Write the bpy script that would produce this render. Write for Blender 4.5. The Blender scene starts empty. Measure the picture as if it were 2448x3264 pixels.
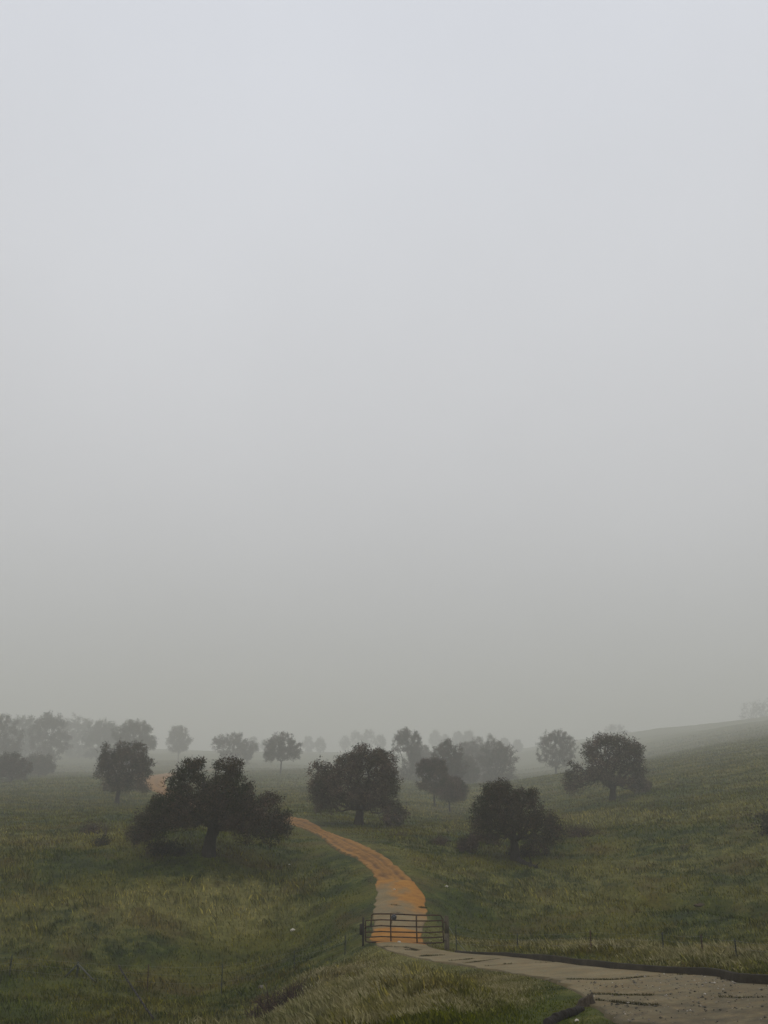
import bpy, math, random
import numpy as np

# ------------------------------------------------------------------ camera, world, sun, exposure
SC = bpy.context.scene
COL = SC.collection
F = 1841.0; CX = 829.5; CY = 1106.0            # working units: photograph at 1659 x 2212
PITCH = math.atan((1646.8 - CY) / F)
cam_d = bpy.data.cameras.new('camera'); cam = bpy.data.objects.new('camera', cam_d); COL.objects.link(cam)
cam_d.sensor_fit = 'VERTICAL'; cam_d.sensor_height = 36.0; cam_d.lens = 36.0 * F / 2212.0
cam_d.clip_start = 0.1; cam_d.clip_end = 6000
cam.location = (0, 0, 0); cam.rotation_euler = (math.pi / 2 + PITCH, 0, 0)
SC.camera = cam

SUN_EL, SUN_ROT = math.radians(58), math.radians(200)
world = bpy.data.worlds.new("World"); SC.world = world; world.use_nodes = True
wt = world.node_tree; wt.nodes.clear()
wout = wt.nodes.new('ShaderNodeOutputWorld'); bg = wt.nodes.new('ShaderNodeBackground')
sky = wt.nodes.new('ShaderNodeTexSky'); sky.sky_type = 'NISHITA'; sky.sun_disc = False
sky.sun_elevation = SUN_EL; sky.sun_rotation = SUN_ROT; sky.dust_density = 6.0
hsv = wt.nodes.new('ShaderNodeHueSaturation'); hsv.inputs['Saturation'].default_value = 0.25
tc = wt.nodes.new('ShaderNodeTexCoord'); sep = wt.nodes.new('ShaderNodeSeparateXYZ')
ramp = wt.nodes.new('ShaderNodeValToRGB'); ramp.color_ramp.interpolation = 'B_SPLINE'
SKYRAMP = [(0.0, (.43, .44, .44)), (0.10, (.50, .51, .525)), (0.24, (.625, .63, .655)), (0.42, (.715, .725, .76)),
           (0.60, (.745, .765, .815)), (0.78, (.755, .785, .86)), (1.0, (.76, .79, .87))]
els = ramp.color_ramp.elements
els[0].position = 0; els[0].color = (*SKYRAMP[0][1], 1); els[1].position = 1; els[1].color = (*SKYRAMP[-1][1], 1)
for p, c in SKYRAMP[1:-1]:
    e = els.new(p); e.color = (*c, 1)
mulx = wt.nodes.new('ShaderNodeMix'); mulx.data_type = 'RGBA'; mulx.blend_type = 'MULTIPLY'; mulx.inputs[0].default_value = 1.0
nish = wt.nodes.new('ShaderNodeVectorMath'); nish.operation = 'SCALE'; nish.inputs['Scale'].default_value = 0.10
mixw = wt.nodes.new('ShaderNodeMix'); mixw.data_type = 'RGBA'; mixw.inputs[0].default_value = 0.93
L = wt.links.new
L(sky.outputs[0], hsv.inputs['Color']); L(hsv.outputs[0], nish.inputs[0])
L(tc.outputs['Generated'], sep.inputs[0]); L(sep.outputs['Z'], ramp.inputs[0])
L(nish.outputs[0], mixw.inputs[6]); L(ramp.outputs[0], mixw.inputs[7])
wn = wt.nodes.new('ShaderNodeTexNoise'); wn.inputs['Scale'].default_value = 2.2; wn.inputs['Detail'].default_value = 5; L(tc.outputs['Generated'], wn.inputs['Vector'])
wm = wt.nodes.new('ShaderNodeMath'); wm.operation = 'MULTIPLY_ADD'; wm.inputs[1].default_value = .16; wm.inputs[2].default_value = .935; L(wn.outputs['Fac'], wm.inputs[0])
wv = wt.nodes.new('ShaderNodeVectorMath'); wv.operation = 'SCALE'; L(mixw.outputs[2], wv.inputs[0]); L(wm.outputs[0], wv.inputs['Scale'])
L(wv.outputs[0], bg.inputs['Color']); bg.inputs['Strength'].default_value = 1.0
L(bg.outputs[0], wout.inputs['Surface'])

sun_d = bpy.data.lights.new('sun', 'SUN'); sun_d.energy = 0.6; sun_d.angle = math.radians(35); sun_d.color = (1, .93, .80)
sun = bpy.data.objects.new('sun', sun_d); COL.objects.link(sun)
sun.rotation_euler = (math.pi / 2 - SUN_EL, 0, math.radians(180) - SUN_ROT + math.radians(0)); sun.location = (0, -20, 60)

SC.view_settings.view_transform = 'Standard'; SC.view_settings.look = 'None'
SC.view_settings.exposure = 0.0; SC.view_settings.gamma = 1.0
SC.render.engine = 'CYCLES'
SC.cycles.max_bounces = 6; SC.cycles.diffuse_bounces = 2; SC.cycles.glossy_bounces = 1
SC.cycles.transmission_bounces = 2; SC.cycles.volume_bounces = 2; SC.cycles.transparent_max_bounces = 8
SC.cycles.use_denoising = True
HAZE_DENSITY = 0.00142

# ------------------------------------------------------------------ helpers
cp, sp = math.cos(PITCH), math.sin(PITCH)
def ray(sx, sy):
    """unit-Y-independent direction of a pixel of the photograph"""
    x = (sx - CX) / F; u = -(sy - CY) / F
    return np.array([x, cp - u * sp, sp + u * cp])
GR = [(0, 0), (48, 47.5), (62, 54.5), (82, 63), (92, 69), (130, 100), (170, 148), (240, 275), (300, 500), (400, 1120), (560, 1700), (1000, 2450), (1500, 2950)]
def gr(r): return float(np.interp(r, [a[0] for a in GR], [a[1] for a in GR]))   # survey distance -> metres
def at_r(sx, sy, r):
    r = gr(r); d = ray(sx, sy); return d * (r / math.hypot(d[0], d[1]))
def at_y(sx, sy, Y):
    d = ray(sx, sy); return d * (Y / d[1])
def fp(x, y):                                   # full-size pixel -> working units
    return x / 1.4756, y / 1.4756

def hash2(ix, iy, seed):
    n = (ix.astype(np.int64) * 374761393 + iy.astype(np.int64) * 668265263 + seed * 982451653) & 0x7fffffff
    n = (n ^ (n >> 13)) * 1274126177 & 0x7fffffff
    n = (n ^ (n >> 16)) & 0xffffff
    return n / float(0xffffff)
def vnoise(x, y, seed=0):
    ix = np.floor(x); iy = np.floor(y); fx = x - ix; fy = y - iy
    fx = fx * fx * (3 - 2 * fx); fy = fy * fy * (3 - 2 * fy)
    a = hash2(ix, iy, seed); b = hash2(ix + 1, iy, seed); c = hash2(ix, iy + 1, seed); d = hash2(ix + 1, iy + 1, seed)
    return (a * (1 - fx) + b * fx) * (1 - fy) + (c * (1 - fx) + d * fx) * fy
def fbm(x, y, seed=0, oct=4):
    s = 0; a = .5; n = 0
    for k in range(oct):
        s = s + a * vnoise(x * 2 ** k + 17.3 * k, y * 2 ** k - 9.1 * k, seed + k); n += a; a *= .5
    return s / n
def sstep(x, a, b):
    t = np.clip((x - a) / (b - a), 0, 1); return t * t * (3 - 2 * t)

def mesh_from(name, V, faces_flat, sizes, mat=None, parent=None, attrs=None, smooth=False):
    V = np.asarray(V, dtype=np.float32); faces_flat = np.asarray(faces_flat, dtype=np.int32).ravel()
    m = bpy.data.meshes.new(name)
    m.vertices.add(len(V)); m.vertices.foreach_set('co', V.ravel())
    m.loops.add(len(faces_flat)); m.loops.foreach_set('vertex_index', faces_flat)
    sizes = np.asarray(sizes, dtype=np.int32)
    starts = np.concatenate([[0], np.cumsum(sizes)[:-1]]).astype(np.int32)
    m.polygons.add(len(sizes)); m.polygons.foreach_set('loop_start', starts)
    if smooth: m.polygons.foreach_set('use_smooth', np.ones(len(sizes), dtype=bool))
    m.update(calc_edges=True)
    for k, a in (attrs or {}).items():
        at = m.attributes.new(k, 'FLOAT', 'POINT'); at.data.foreach_set('value', np.asarray(a, dtype=np.float32))
    if mat: m.materials.append(mat)
    o = bpy.data.objects.new(name, m); COL.objects.link(o)
    if parent is not None: o.parent = parent
    return o
def tag(o, label=None, cat=None, group=None, kind=None):
    if label: o['label'] = label
    if cat: o['category'] = cat
    if group: o['group'] = group
    if kind: o['kind'] = kind
    return o
def empty(name, loc, label, cat, group=None):
    o = bpy.data.objects.new(name, None); o.location = loc; o.empty_display_size = .3; COL.objects.link(o)
    return tag(o, label, cat, group)

# ------------------------------------------------------------------ terrain height field
CTRL = []   # full-size px, py, horizontal distance
def col(x, lst):
    for y, r in lst: CTRL.append((x, y, r))
col(-500, [(3264, 42), (3000, 60), (2727, 98), (2560, 175), (2440, 300), (2360, 520), (2400, 900)])
col(0, [(3264, 38), (3150, 45), (3000, 56), (2850, 72), (2727, 92), (2640, 120), (2560, 175), (2490, 245), (2430, 340), (2378, 560), (2405, 1000)])
col(372, [(3264, 36), (3150, 45), (3000, 56), (2850, 70), (2727, 88), (2563, 170), (2480, 240), (2420, 350), (2385, 520), (2415, 1000)])
col(664, [(3264, 34), (3150, 46), (3000, 56), (2850, 68), (2727, 82), (2560, 172), (2490, 235), (2440, 320), (2393, 440), (2412, 700), (2420, 1000)])
col(820, [(3264, 32.5), (3160, 42)])
for t in [(1195, 3006, 40), (1190, 2913, 48), (1344, 3006, 39.7), (1360, 2913, 48), (1202, 2806, 62), (1306, 2806, 61.5), (1129, 2730, 80), (1230, 2730, 79),
          (1063, 2700, 90), (1175, 2700, 88), (1002, 2656, 108), (1056, 2656, 106), (927, 2625, 122), (967, 2610, 124), (1140, 2627, 126),
          (900, 2550, 170), (900, 2450, 320), (930, 2395, 470), (950, 2412, 720), (950, 2425, 1000),
          (1150, 2560, 172), (1150, 2450, 300), (1150, 2402, 460), (1200, 2410, 720),
          (1000, 3000, 50), (1000, 2850, 66), (1000, 3100, 38), (1000, 3264, 27), (1200, 3120, 31), (1200, 3264, 22.5), (1500, 3150, 24.5), (1600, 3200, 21), (1750, 3264, 18.2),
          (1090, 3060, 38.6), (1120, 2950, 47),
          (1276, 3042, 37), (1423, 3070, 33.5), (1630, 3102, 29), (1794, 3134, 25), (1896, 3211, 20.5), (2035, 3264, 17.5),
          (1483, 3039, 37), (1630, 3049, 35.3), (1789, 3065, 32.5), (1907, 3081, 30), (2086, 3099, 27), (2254, 3109, 24.8), (2448, 3137, 22), (2448, 3264, 16.8),
          (1420, 3000, 43), (1630, 3030, 39), (2086, 3068, 33), (2448, 3092, 29), (1500, 2960, 53),
          (1500, 2850, 64), (1420, 2740, 85), (1640, 2960, 53), (1640, 2850, 68), (1640, 2740, 92), (1500, 2650, 125), (1480, 2590, 175), (1650, 2620, 140),
          (1600, 2500, 270), (1640, 2440, 360), (1650, 2392, 450), (1650, 2410, 700), (1650, 2425, 1000),
          (1955, 3000, 46), (1955, 2850, 69), (1955, 2740, 88), (1955, 2640, 115), (1955, 2545, 160), (1800, 2465, 240), (1955, 2450, 240), (1955, 2385, 350), (1955, 2345, 470), (1955, 2365, 700), (1955, 2390, 1000),
          (2448, 3040, 38), (2448, 2950, 51), (2448, 2850, 66), (2448, 2750, 80), (2448, 2650, 98), (2448, 2550, 125), (2448, 2450, 170), (2448, 2360, 250), (2448, 2288, 380), (2448, 2310, 600), (2448, 2340, 1000)]:
    CTRL.append(t)
col(2950, [(3264, 15), (3150, 20), (3000, 38), (2750, 75), (2550, 115), (2360, 220), (2250, 380), (2300, 800)])
P = []; Z = []
KT = 3.0
for x, y, r in CTRL:
    p = at_r(*fp(x, y), r); P.append((math.atan2(p[0], p[1]) * KT, math.log(gr(r)))); Z.append(p[2])
for th in (-0.75, -0.55, -.3, 0, .3, .55, .75):
    for r, z in ((3, -1.62), (6, -1.95), (9, -2.75), (12.5, -3.85)):
        P.append((th * KT, math.log(r))); Z.append(z)
for th in (-.9, .9):
    for r in (15, 30, 60, 120, 250, 500, 1000):
        # sides carry on as the nearest column does
        P.append((th * KT, math.log(gr(r))))
        Z.append({15: -4.8, 30: -9, 60: -11.5, 120: -8.5, 250: 0, 500: 20, 1000: 18}[r] + (3 if th > 0 else 0))
for th in (-.6, -.35, -.1, .1, .35, .6):
    P.append((th * KT, math.log(3000))); Z.append(-5)
P = np.array(P); Z = np.array(Z)
def tps(d2): return 0.5 * d2 * np.log(d2 + 1e-12)
n = len(P)
D2 = ((P[:, None] - P[None]) ** 2).sum(-1)
A = np.zeros((n + 3, n + 3)); A[:n, :n] = tps(D2) + np.eye(n) * 0.004; A[:n, n] = 1; A[:n, n + 1:] = P; A[n, :n] = 1; A[n + 1:, :n] = P.T
W = np.linalg.solve(A, np.concatenate([Z, np.zeros(3)]))
def H0(x, y):
    x = np.atleast_1d(np.asarray(x, float)); y = np.atleast_1d(np.asarray(y, float)); sh = x.shape
    x = x.ravel(); y = y.ravel(); out = np.empty(len(x))
    for s in range(0, len(x), 40000):
        xx = x[s:s + 40000]; yy = y[s:s + 40000]
        r = np.maximum(np.hypot(xx, yy), 2.0); th = np.arctan2(xx, yy); tcl = np.clip(th, -.85, .85); lr = np.log(np.minimum(r, 3000))
        q = np.stack([tcl * KT, lr], 1)
        K = tps(((q[:, None] - P[None]) ** 2).sum(-1))
        z = K @ W[:n] + W[n] + q @ W[n + 1:]
        back = -1.7 - 2.5 * np.sin(np.minimum(r, 900) * .01) - 0.002 * r
        w = sstep(np.abs(th), .85, 2.0)
        w2 = sstep(r, 3.0, 1.5)
        z = z * (1 - w) + back * w
        out[s:s + 40000] = z * (1 - w2) + (-1.65) * w2
    return out.reshape(sh)
TT = np.exp(np.linspace(math.log(6), math.log(2900), 1000))
def hit(sx, sy, Hf=None):
    Hf = Hf or H0
    d = ray(sx, sy); d = d / math.hypot(d[0], d[1]); p = d[None] * TT[:, None]
    g = p[:, 2] - Hf(p[:, 0], p[:, 1]); i = np.argmax(g < 0)
    if i == 0: return None
    t = TT[i - 1] + (TT[i] - TT[i - 1]) * g[i - 1] / (g[i - 1] - g[i]); return d * t

# ------------------------------------------------------------------ roads: edges in plan
def smooth_curve(pts, per=14):
    pts = np.array(pts, float); ext = np.vstack([2 * pts[0] - pts[1], pts, 2 * pts[-1] - pts[-2]]); out = []
    for i in range(1, len(ext) - 2):
        p0, p1, p2, p3 = ext[i - 1:i + 3]
        for k in range(per):
            t = k / per
            out.append(.5 * ((2 * p1) + (-p0 + p2) * t + (2 * p0 - 5 * p1 + 4 * p2 - p3) * t * t + (-p0 + 3 * p1 - 3 * p2 + p3) * t ** 3))
    out.append(ext[-2]); return np.array(out)
def E(x, y, r): return at_r(*fp(x, y), r)[:2]
# concrete: from past the camera's right up to the start of the dirt
concL = [(9.0, 8.0), (7.6, 12.0), E(2035, 3264, 17.5), E(1896, 3211, 20.5), E(1794, 3134, 25), E(1630, 3102, 29), E(1423, 3070, 33.5), E(1276, 3042, 37), E(1195, 3006, 40.2), E(1183, 2960, 43.8), E(1190, 2913, 48), E(1197, 2862, 55), E(1202, 2806, 62)]
concR = [(15.0, 7.5), (12.9, 12.0), (10.7, 16.6), E(2448, 3137, 22), E(2254, 3109, 24.8), E(1907, 3081, 30), E(1630, 3049, 35.3), E(1460, 3035, 37.6), E(1350, 3010, 39.9), E(1352, 2960, 43.8), E(1362, 2913, 48), E(1357, 2862, 55), E(1320, 2806, 61.5)]
cL = smooth_curve(concL); cR = smooth_curve(concR)
dirL = [concL[-1], E(1175, 2766, 70), E(1129, 2730, 80), E(1063, 2700, 90), E(1002, 2656, 108)]
dirR = [concR[-1], E(1276, 2766, 69), E(1230, 2730, 79), E(1175, 2700, 88), E(1060, 2656, 106)]
cen = [(940, 2618), (840, 2596), (707, 2586), (610, 2556), (530, 2524), (480, 2500), (498, 2476), (570, 2462), (660, 2456), (760, 2440)]
cw = [2.9, 2.9, 3.0, 3.6, 4.6, 7.5, 9.0, 6.0, 4.0, 3.0]
cpts = [hit(*fp(*c))[:2] for c in cen]
for i, c in enumerate(cpts):
    a = cpts[i - 1] if i else (np.array(dirL[-1]) + dirR[-1]) / 2; b = cpts[min(i + 1, len(cpts) - 1)]
    t = b - a; t = t / np.linalg.norm(t); nn = np.array([-t[1], t[0]])
    dirL.append(c + nn * cw[i] / 2); dirR.append(c - nn * cw[i] / 2)
dL = smooth_curve(dirL); dR = smooth_curve(dirR)
ROADC = np.vstack([(cL + cR) / 2, (dL + dR)[1:] / 2]); ROADW = np.concatenate([np.linalg.norm(cL - cR, axis=1), np.linalg.norm(dL - dR, axis=1)[1:]]) / 2
CURB = cR[:int(14 * 7.2)]
def seg_dist(x, y, pts, vals=None):
    best = np.full(x.shape, 1e9); bv = np.zeros(x.shape)
    for i in range(len(pts) - 1):
        a = pts[i]; b = pts[i + 1]; ab = b - a; l2 = max(ab @ ab, 1e-9)
        t = np.clip(((x - a[0]) * ab[0] + (y - a[1]) * ab[1]) / l2, 0, 1)
        d = np.hypot(x - a[0] - t * ab[0], y - a[1] - t * ab[1])
        if vals is not None: d = d - (vals[i] * (1 - t) + vals[i + 1] * t)
        m = d < best; best = np.where(m, d, best)
    return best
def road_sd(x, y):
    x = np.asarray(x, float); y = np.asarray(y, float); out = np.full(x.shape, 50.0)
    m = (x > -170) & (x < 40) & (y > 0) & (y < 700)
    if m.any(): out[m] = seg_dist(x[m], y[m], ROADC, ROADW)
    return out
def px_line(pts): return np.array([hit(*p)[:2] for p in pts])
GULLIES = [(px_line([(1290, 1918), (1340, 1926), (1390, 1937), (1440, 1952), (1500, 1956), (1560, 1966), (1659, 1982), (1760, 1990)]), .55, .9),
           (px_line([(1400, 1778), (1470, 1768), (1530, 1757), (1600, 1748), (1700, 1742)]), .35, 1.3),
           (px_line([(870, 1778), (950, 1800), (1020, 1815)]), .3, 1.2)]
BUMPS = []   # raised hummock rims and low spots: world x, y, radius, height
for (sx, sy, rad, h) in [(480, 2010, 4, -.5), (330, 1960, 5, .35), (120, 1900, 6, .4), (560, 2030, 2.5, -.35), (90, 2130, 3, .3),
                         (250, 2110, 2.5, -.3), (1500, 1800, 6, .3), (1350, 1960, 3, .25), (720, 2060, 1.2, .25), (800, 2110, 1.2, -.2), (900, 2120, 1.3, .2), (200, 1790, 4, -.35), (620, 2170, 2.0, -.5), (680, 2120, 1.5, -.35), (1396, 1942, .8, -.5), (1390, 1932, .9, .35), (1440, 1950, .8, -.3), (1520, 1950, .8, .3)]:
    q = hit(sx, sy)
    if q is not None: BUMPS.append((q[0], q[1], rad, h))
def relief(x, y):
    r = np.hypot(x, y)
    k = np.clip(r / 25, .25, 1)
    z = (fbm(x / 9, y / 9, 3) - .5) * .75 * k + (fbm(x / 2.2, y / 2.2, 11, 3) - .5) * .46 * k + (fbm(x / .6, y / .6, 23, 2) - .5) * .10
    z = z + (fbm(x / 60, y / 60, 41, 3) - .5) * 2.5 * sstep(r, 160, 500) + (fbm(x / 170, y / 170, 43, 3) - .5) * 13 * sstep(r, 500, 1000)
    for bx, by, br, bh in BUMPS: z = z + bh * np.exp(-((x - bx) ** 2 + (y - by) ** 2) / br ** 2)
    for ln, dep, wd in GULLIES:
        m = (x > ln[:, 0].min() - 6) & (x < ln[:, 0].max() + 6) & (y > ln[:, 1].min() - 6) & (y < ln[:, 1].max() + 6)
        if m.any():
            d = seg_dist(x[m], y[m], ln) ; zz = np.zeros(x.shape); zz[m] = -dep * np.exp(-(d / wd) ** 2); z = z + zz
    return z
def H(x, y, sd=None):
    x = np.atleast_1d(np.asarray(x, float)); y = np.atleast_1d(np.asarray(y, float))
    if sd is None: sd = road_sd(x, y)
    return H0(x, y) + relief(x, y) * sstep(sd, 0.2, 5.0) - .22 * np.exp(-((sd - 1.6) / 1.1) ** 2) * (np.hypot(x, y) < 42)

# ------------------------------------------------------------------ materials
def new_mat(name):
    m = bpy.data.materials.new(name); m.use_nodes = True; nt = m.node_tree
    b = nt.nodes['Principled BSDF']; b.inputs['Roughness'].default_value = .9; b.inputs['Specular IOR Level'].default_value = .25
    return m, nt, b
def nnoise(nt, scale, detail=4, rough=.6, vec=None):
    t = nt.nodes.new('ShaderNodeTexNoise'); t.inputs['Scale'].default_value = scale; t.inputs['Detail'].default_value = detail
    t.inputs['Roughness'].default_value = rough
    if vec is not None: nt.links.new(vec, t.inputs['Vector'])
    return t.outputs['Fac']
def nramp(nt, fac, stops):
    r = nt.nodes.new('ShaderNodeValToRGB'); e = r.color_ramp.elements
    e[0].position = stops[0][0]; e[0].color = (*stops[0][1], 1); e[1].position = stops[-1][0]; e[1].color = (*stops[-1][1], 1)
    for p, c in stops[1:-1]:
        q = e.new(p); q.color = (*c, 1)
    nt.links.new(fac, r.inputs[0]); return r.outputs[0]
def nmix(nt, fac, a, b, mode='MIX'):
    m = nt.nodes.new('ShaderNodeMix'); m.data_type = 'RGBA'; m.blend_type = mode
    for i, v in ((0, fac), (6, a), (7, b)):
        if isinstance(v, (int, float)): m.inputs[i].default_value = v
        elif isinstance(v, tuple): m.inputs[i].default_value = (*v, 1)
        else: nt.links.new(v, m.inputs[i])
    return m.outputs[2]
def nmath(nt, op, a, b=None, c=None, clamp=False):
    m = nt.nodes.new('ShaderNodeMath'); m.operation = op; m.use_clamp = clamp
    for i, v in enumerate((a, b, c)):
        if v is None: continue
        if isinstance(v, (int, float)): m.inputs[i].default_value = v
        else: nt.links.new(v, m.inputs[i])
    return m.outputs[0]
def nattr(nt, name):
    a = nt.nodes.new('ShaderNodeAttribute'); a.attribute_name = name; return a.outputs['Fac']
def geo(nt): return nt.nodes.new('ShaderNodeNewGeometry')
def bump(nt, b, h, strength=.4, dist=.05):
    n_ = nt.nodes.new('ShaderNodeBump'); n_.inputs['Strength'].default_value = strength; n_.inputs['Distance'].default_value = dist
    nt.links.new(h, n_.inputs['Height']); nt.links.new(n_.outputs[0], b.inputs['Normal'])

GREEN = (.052, .070, .002); DEEP = (.018, .031, .001); OLIVE = (.102, .096, .006); TAN = (.200, .182, .055); BROWN = (.080, .052, .009); LIME = (.078, .095, .002)
def grass_color(nt, blade):
    g = geo(nt); pos = g.outputs['Position']
    dry = nattr(nt, 'dry')
    n1 = nnoise(nt, .16, 5, .6, pos); n2 = nnoise(nt, .9, 5, .65, pos); n3 = nnoise(nt, .05, 3, .5, pos)
    base = nmix(nt, nmath(nt, 'MULTIPLY_ADD', n2, 5.0, -2.0, True), DEEP, GREEN)
    base = nmix(nt, nmath(nt, 'MULTIPLY_ADD', n1, 5.0, -2.1, True), base, OLIVE)
    f = nmath(nt, 'ADD', nmath(nt, 'MULTIPLY_ADD', n2, 2.6, -1.4), nmath(nt, 'MULTIPLY', dry, 1.0))
    f = nmath(nt, 'ADD', f, nmath(nt, 'MULTIPLY_ADD', n3, 2.2, -.98), None, True)
    base = nmix(nt, f, base, TAN)
    brn = nmath(nt, 'MULTIPLY_ADD', nnoise(nt, .28, 5, .65, pos), 6.0, -3.1, True)
    base = nmix(nt, nmath(nt, 'MULTIPLY', brn, .7), base, BROWN)
    base = nmix(nt, nattr(nt, 'lime'), base, LIME)
    if blade:
        rnd = g.outputs['Random Per Island']
        base = nmix(nt, 1.0, base, nramp(nt, rnd, [(0, (.40, .44, .38)), (.5, (.95, .95, .95)), (.82, (1.5, 1.42, 1.3)), (1, (2.6, 2.4, 2.0))]), 'MULTIPLY')
    else:
        base = nmix(nt, 1.0, base, nramp(nt, nnoise(nt, 4.0, 6, .7, pos), [(.3, (.55, .58, .55)), (.55, (.95, .95, .95)), (.75, (1.35, 1.3, 1.2))]), 'MULTIPLY')
    return base, pos
M_GROUND, nt, b = new_mat('grassy_soil'); c, pos = grass_color(nt, False); nt.links.new(c, b.inputs['Base Color']); bump(nt, b, nnoise(nt, 6, 6, .7, pos), .9, .15)
M_GRASS, nt, b = new_mat('grass_blade'); c, pos = grass_color(nt, True); nt.links.new(c, b.inputs['Base Color']); b.inputs['Specular IOR Level'].default_value = .1
M_STRAW, nt, b = new_mat('straw_blade'); g = geo(nt); c, pos = grass_color(nt, True)
c = nmix(nt, nmath(nt, 'MULTIPLY_ADD', nnoise(nt, .8, 4, .6, pos), 3.0, -.95, True), c, nramp(nt, g.outputs['Random Per Island'], [(0, (.18, .16, .06)), (.4, (.29, .255, .12)), (.8, (.40, .355, .19)), (1, (.52, .47, .29))]))
nt.links.new(c, b.inputs['Base Color']); b.inputs['Specular IOR Level'].default_value = .1

M_CONC, nt, b = new_mat('old_concrete'); pos = geo(nt).outputs['Position']
cc = nramp(nt, nnoise(nt, .9, 6, .65, pos), [(.25, (.118, .096, .050)), (.5, (.185, .153, .080)), (.75, (.245, .208, .12))])
cc = nmix(nt, nmath(nt, 'MULTIPLY_ADD', nnoise(nt, 14, 6, .75, pos), 3.0, -1.35, True), cc, (.085, .070, .040))
cc = nmix(nt, nmath(nt, 'MULTIPLY_ADD', nnoise(nt, .35, 3, .5, pos), 4.0, -2.1, True), cc, (.125, .112, .070))
muds = nramp(nt, nnoise(nt, 1.6, 6, .7, pos), [(.3, (.20, .080, .010)), (.55, (.31, .138, .018)), (.75, (.36, .175, .032))])
mf = nmath(nt, 'ADD', nattr(nt, 'mud'), nmath(nt, 'MULTIPLY_ADD', nnoise(nt, 3.2, 7, .75, pos), .9, -.45))
cc = nmix(nt, nmath(nt, 'MULTIPLY_ADD', mf, .95, .08, True), cc, muds)
cc = nmix(nt, nmath(nt, 'MULTIPLY', nattr(nt, 'worn'), nmath(nt, 'MULTIPLY_ADD', nnoise(nt, 2.5, 6, .7, pos), 3.0, -.9, True)), cc, (.070, .057, .034))
cc = nmix(nt, nmath(nt, 'MULTIPLY', nattr(nt, 'crack'), nmath(nt, 'MULTIPLY_ADD', nnoise(nt, 3, 4, .6, pos), 4.0, -1.2, True)), cc, (.022, .018, .008))
cc = nmix(nt, nmath(nt, 'MULTIPLY_ADD', nattr(nt, 'edge'), 1.0, 0, True), cc, (.075, .062, .035))
nt.links.new(cc, b.inputs['Base Color']); bump(nt, b, nnoise(nt, 22, 6, .8, pos), .5, .03)

M_DIRT, nt, b = new_mat('orange_dirt'); pos = geo(nt).outputs['Position']
cc = nramp(nt, nnoise(nt, 1.1, 7, .7, pos), [(.28, (.080, .040, .010)), (.44, (.23, .108, .020)), (.7, (.34, .175, .040))])
cc = nmix(nt, nmath(nt, 'MULTIPLY', nattr(nt, 'rut'), nmath(nt, 'MULTIPLY_ADD', nnoise(nt, .8, 5, .6, pos), 3.0, -.9, True)), cc, (.095, .045, .014))
cc = nmix(nt, nmath(nt, 'MULTIPLY_ADD', nnoise(nt, 9, 6, .75, pos), 4.0, -2.2, True), cc, (.20, .085, .03))
cc = nmix(nt, nattr(nt, 'edge'), cc, (.090, .070, .030))
nt.links.new(cc, b.inputs['Base Color']); bump(nt, b, nnoise(nt, 7, 6, .75, pos), .8, .08)

M_CURB, nt, b = new_mat('stained_curb'); pos = geo(nt).outputs['Position']
cc = nramp(nt, nnoise(nt, 1.3, 7, .75, pos), [(.3, (.012, .009, .005)), (.5, (.024, .018, .010)), (.72, (.055, .045, .028))])
nt.links.new(cc, b.inputs['Base Color']); bump(nt, b, nnoise(nt, 12, 6, .75, pos), .8, .05)

def bark(name, a, c2):
    m, nt, b = new_mat(name); tcn = nt.nodes.new('ShaderNodeTexCoord'); mp = nt.nodes.new('ShaderNodeMapping'); mp.inputs['Scale'].default_value = (3, 3, .8)
    nt.links.new(tcn.outputs['Object'], mp.inputs[0])
    nf = nnoise(nt, 4, 6, .7, mp.outputs[0]); nt.links.new(nramp(nt, nf, [(.3, a), (.7, c2)]), b.inputs['Base Color']); bump(nt, b, nf, .8, .06); return m
M_BARK = bark('oak_bark', (.018, .015, .012), (.055, .047, .038))
M_DEADWOOD = bark('weathered_wood', (.035, .027, .018), (.12, .10, .07))
M_STUMP = bark('stump_wood', (.020, .015, .010), (.085, .065, .045))
M_PALEWOOD = bark('pale_dead_wood', (.22, .19, .14), (.42, .37, .28))
M_DARKWOOD = bark('dark_wood', (.012, .010, .009), (.038, .030, .024))
def twigs(name, brown, green, gb=-1.2):
    m, nt, b = new_mat(name); g = geo(nt); pos = g.outputs['Position']
    c = nmix(nt, nmath(nt, 'MULTIPLY_ADD', nnoise(nt, .45, 4, .6, pos), 3.6, gb, True), brown, green)
    c = nmix(nt, 1.0, c, nramp(nt, g.outputs['Random Per Island'], [(0, (.45, .45, .45)), (.6, (1.05, 1.0, 1.0)), (.92, (1.5, 1.4, 1.3)), (1, (2.4, 2.1, 1.7))]), 'MULTIPLY')
    nt.links.new(c, b.inputs['Base Color']); b.inputs['Specular IOR Level'].default_value = .1; return m
M_TWIG = twigs('oak_twigs', (.105, .080, .063), (.036, .042, .022), -1.35)
M_TWIG_DARK = twigs('oak_twigs_dark', (.076, .055, .043), (.022, .030, .014), -1.3)
M_TWIG_OLIVE = twigs('oak_twigs_olive', (.075, .066, .045), (.06, .07, .038))
M_SHRUB = twigs('bare_twigs', (.060, .040, .030), (.04, .04, .02), -1.6)

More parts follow.
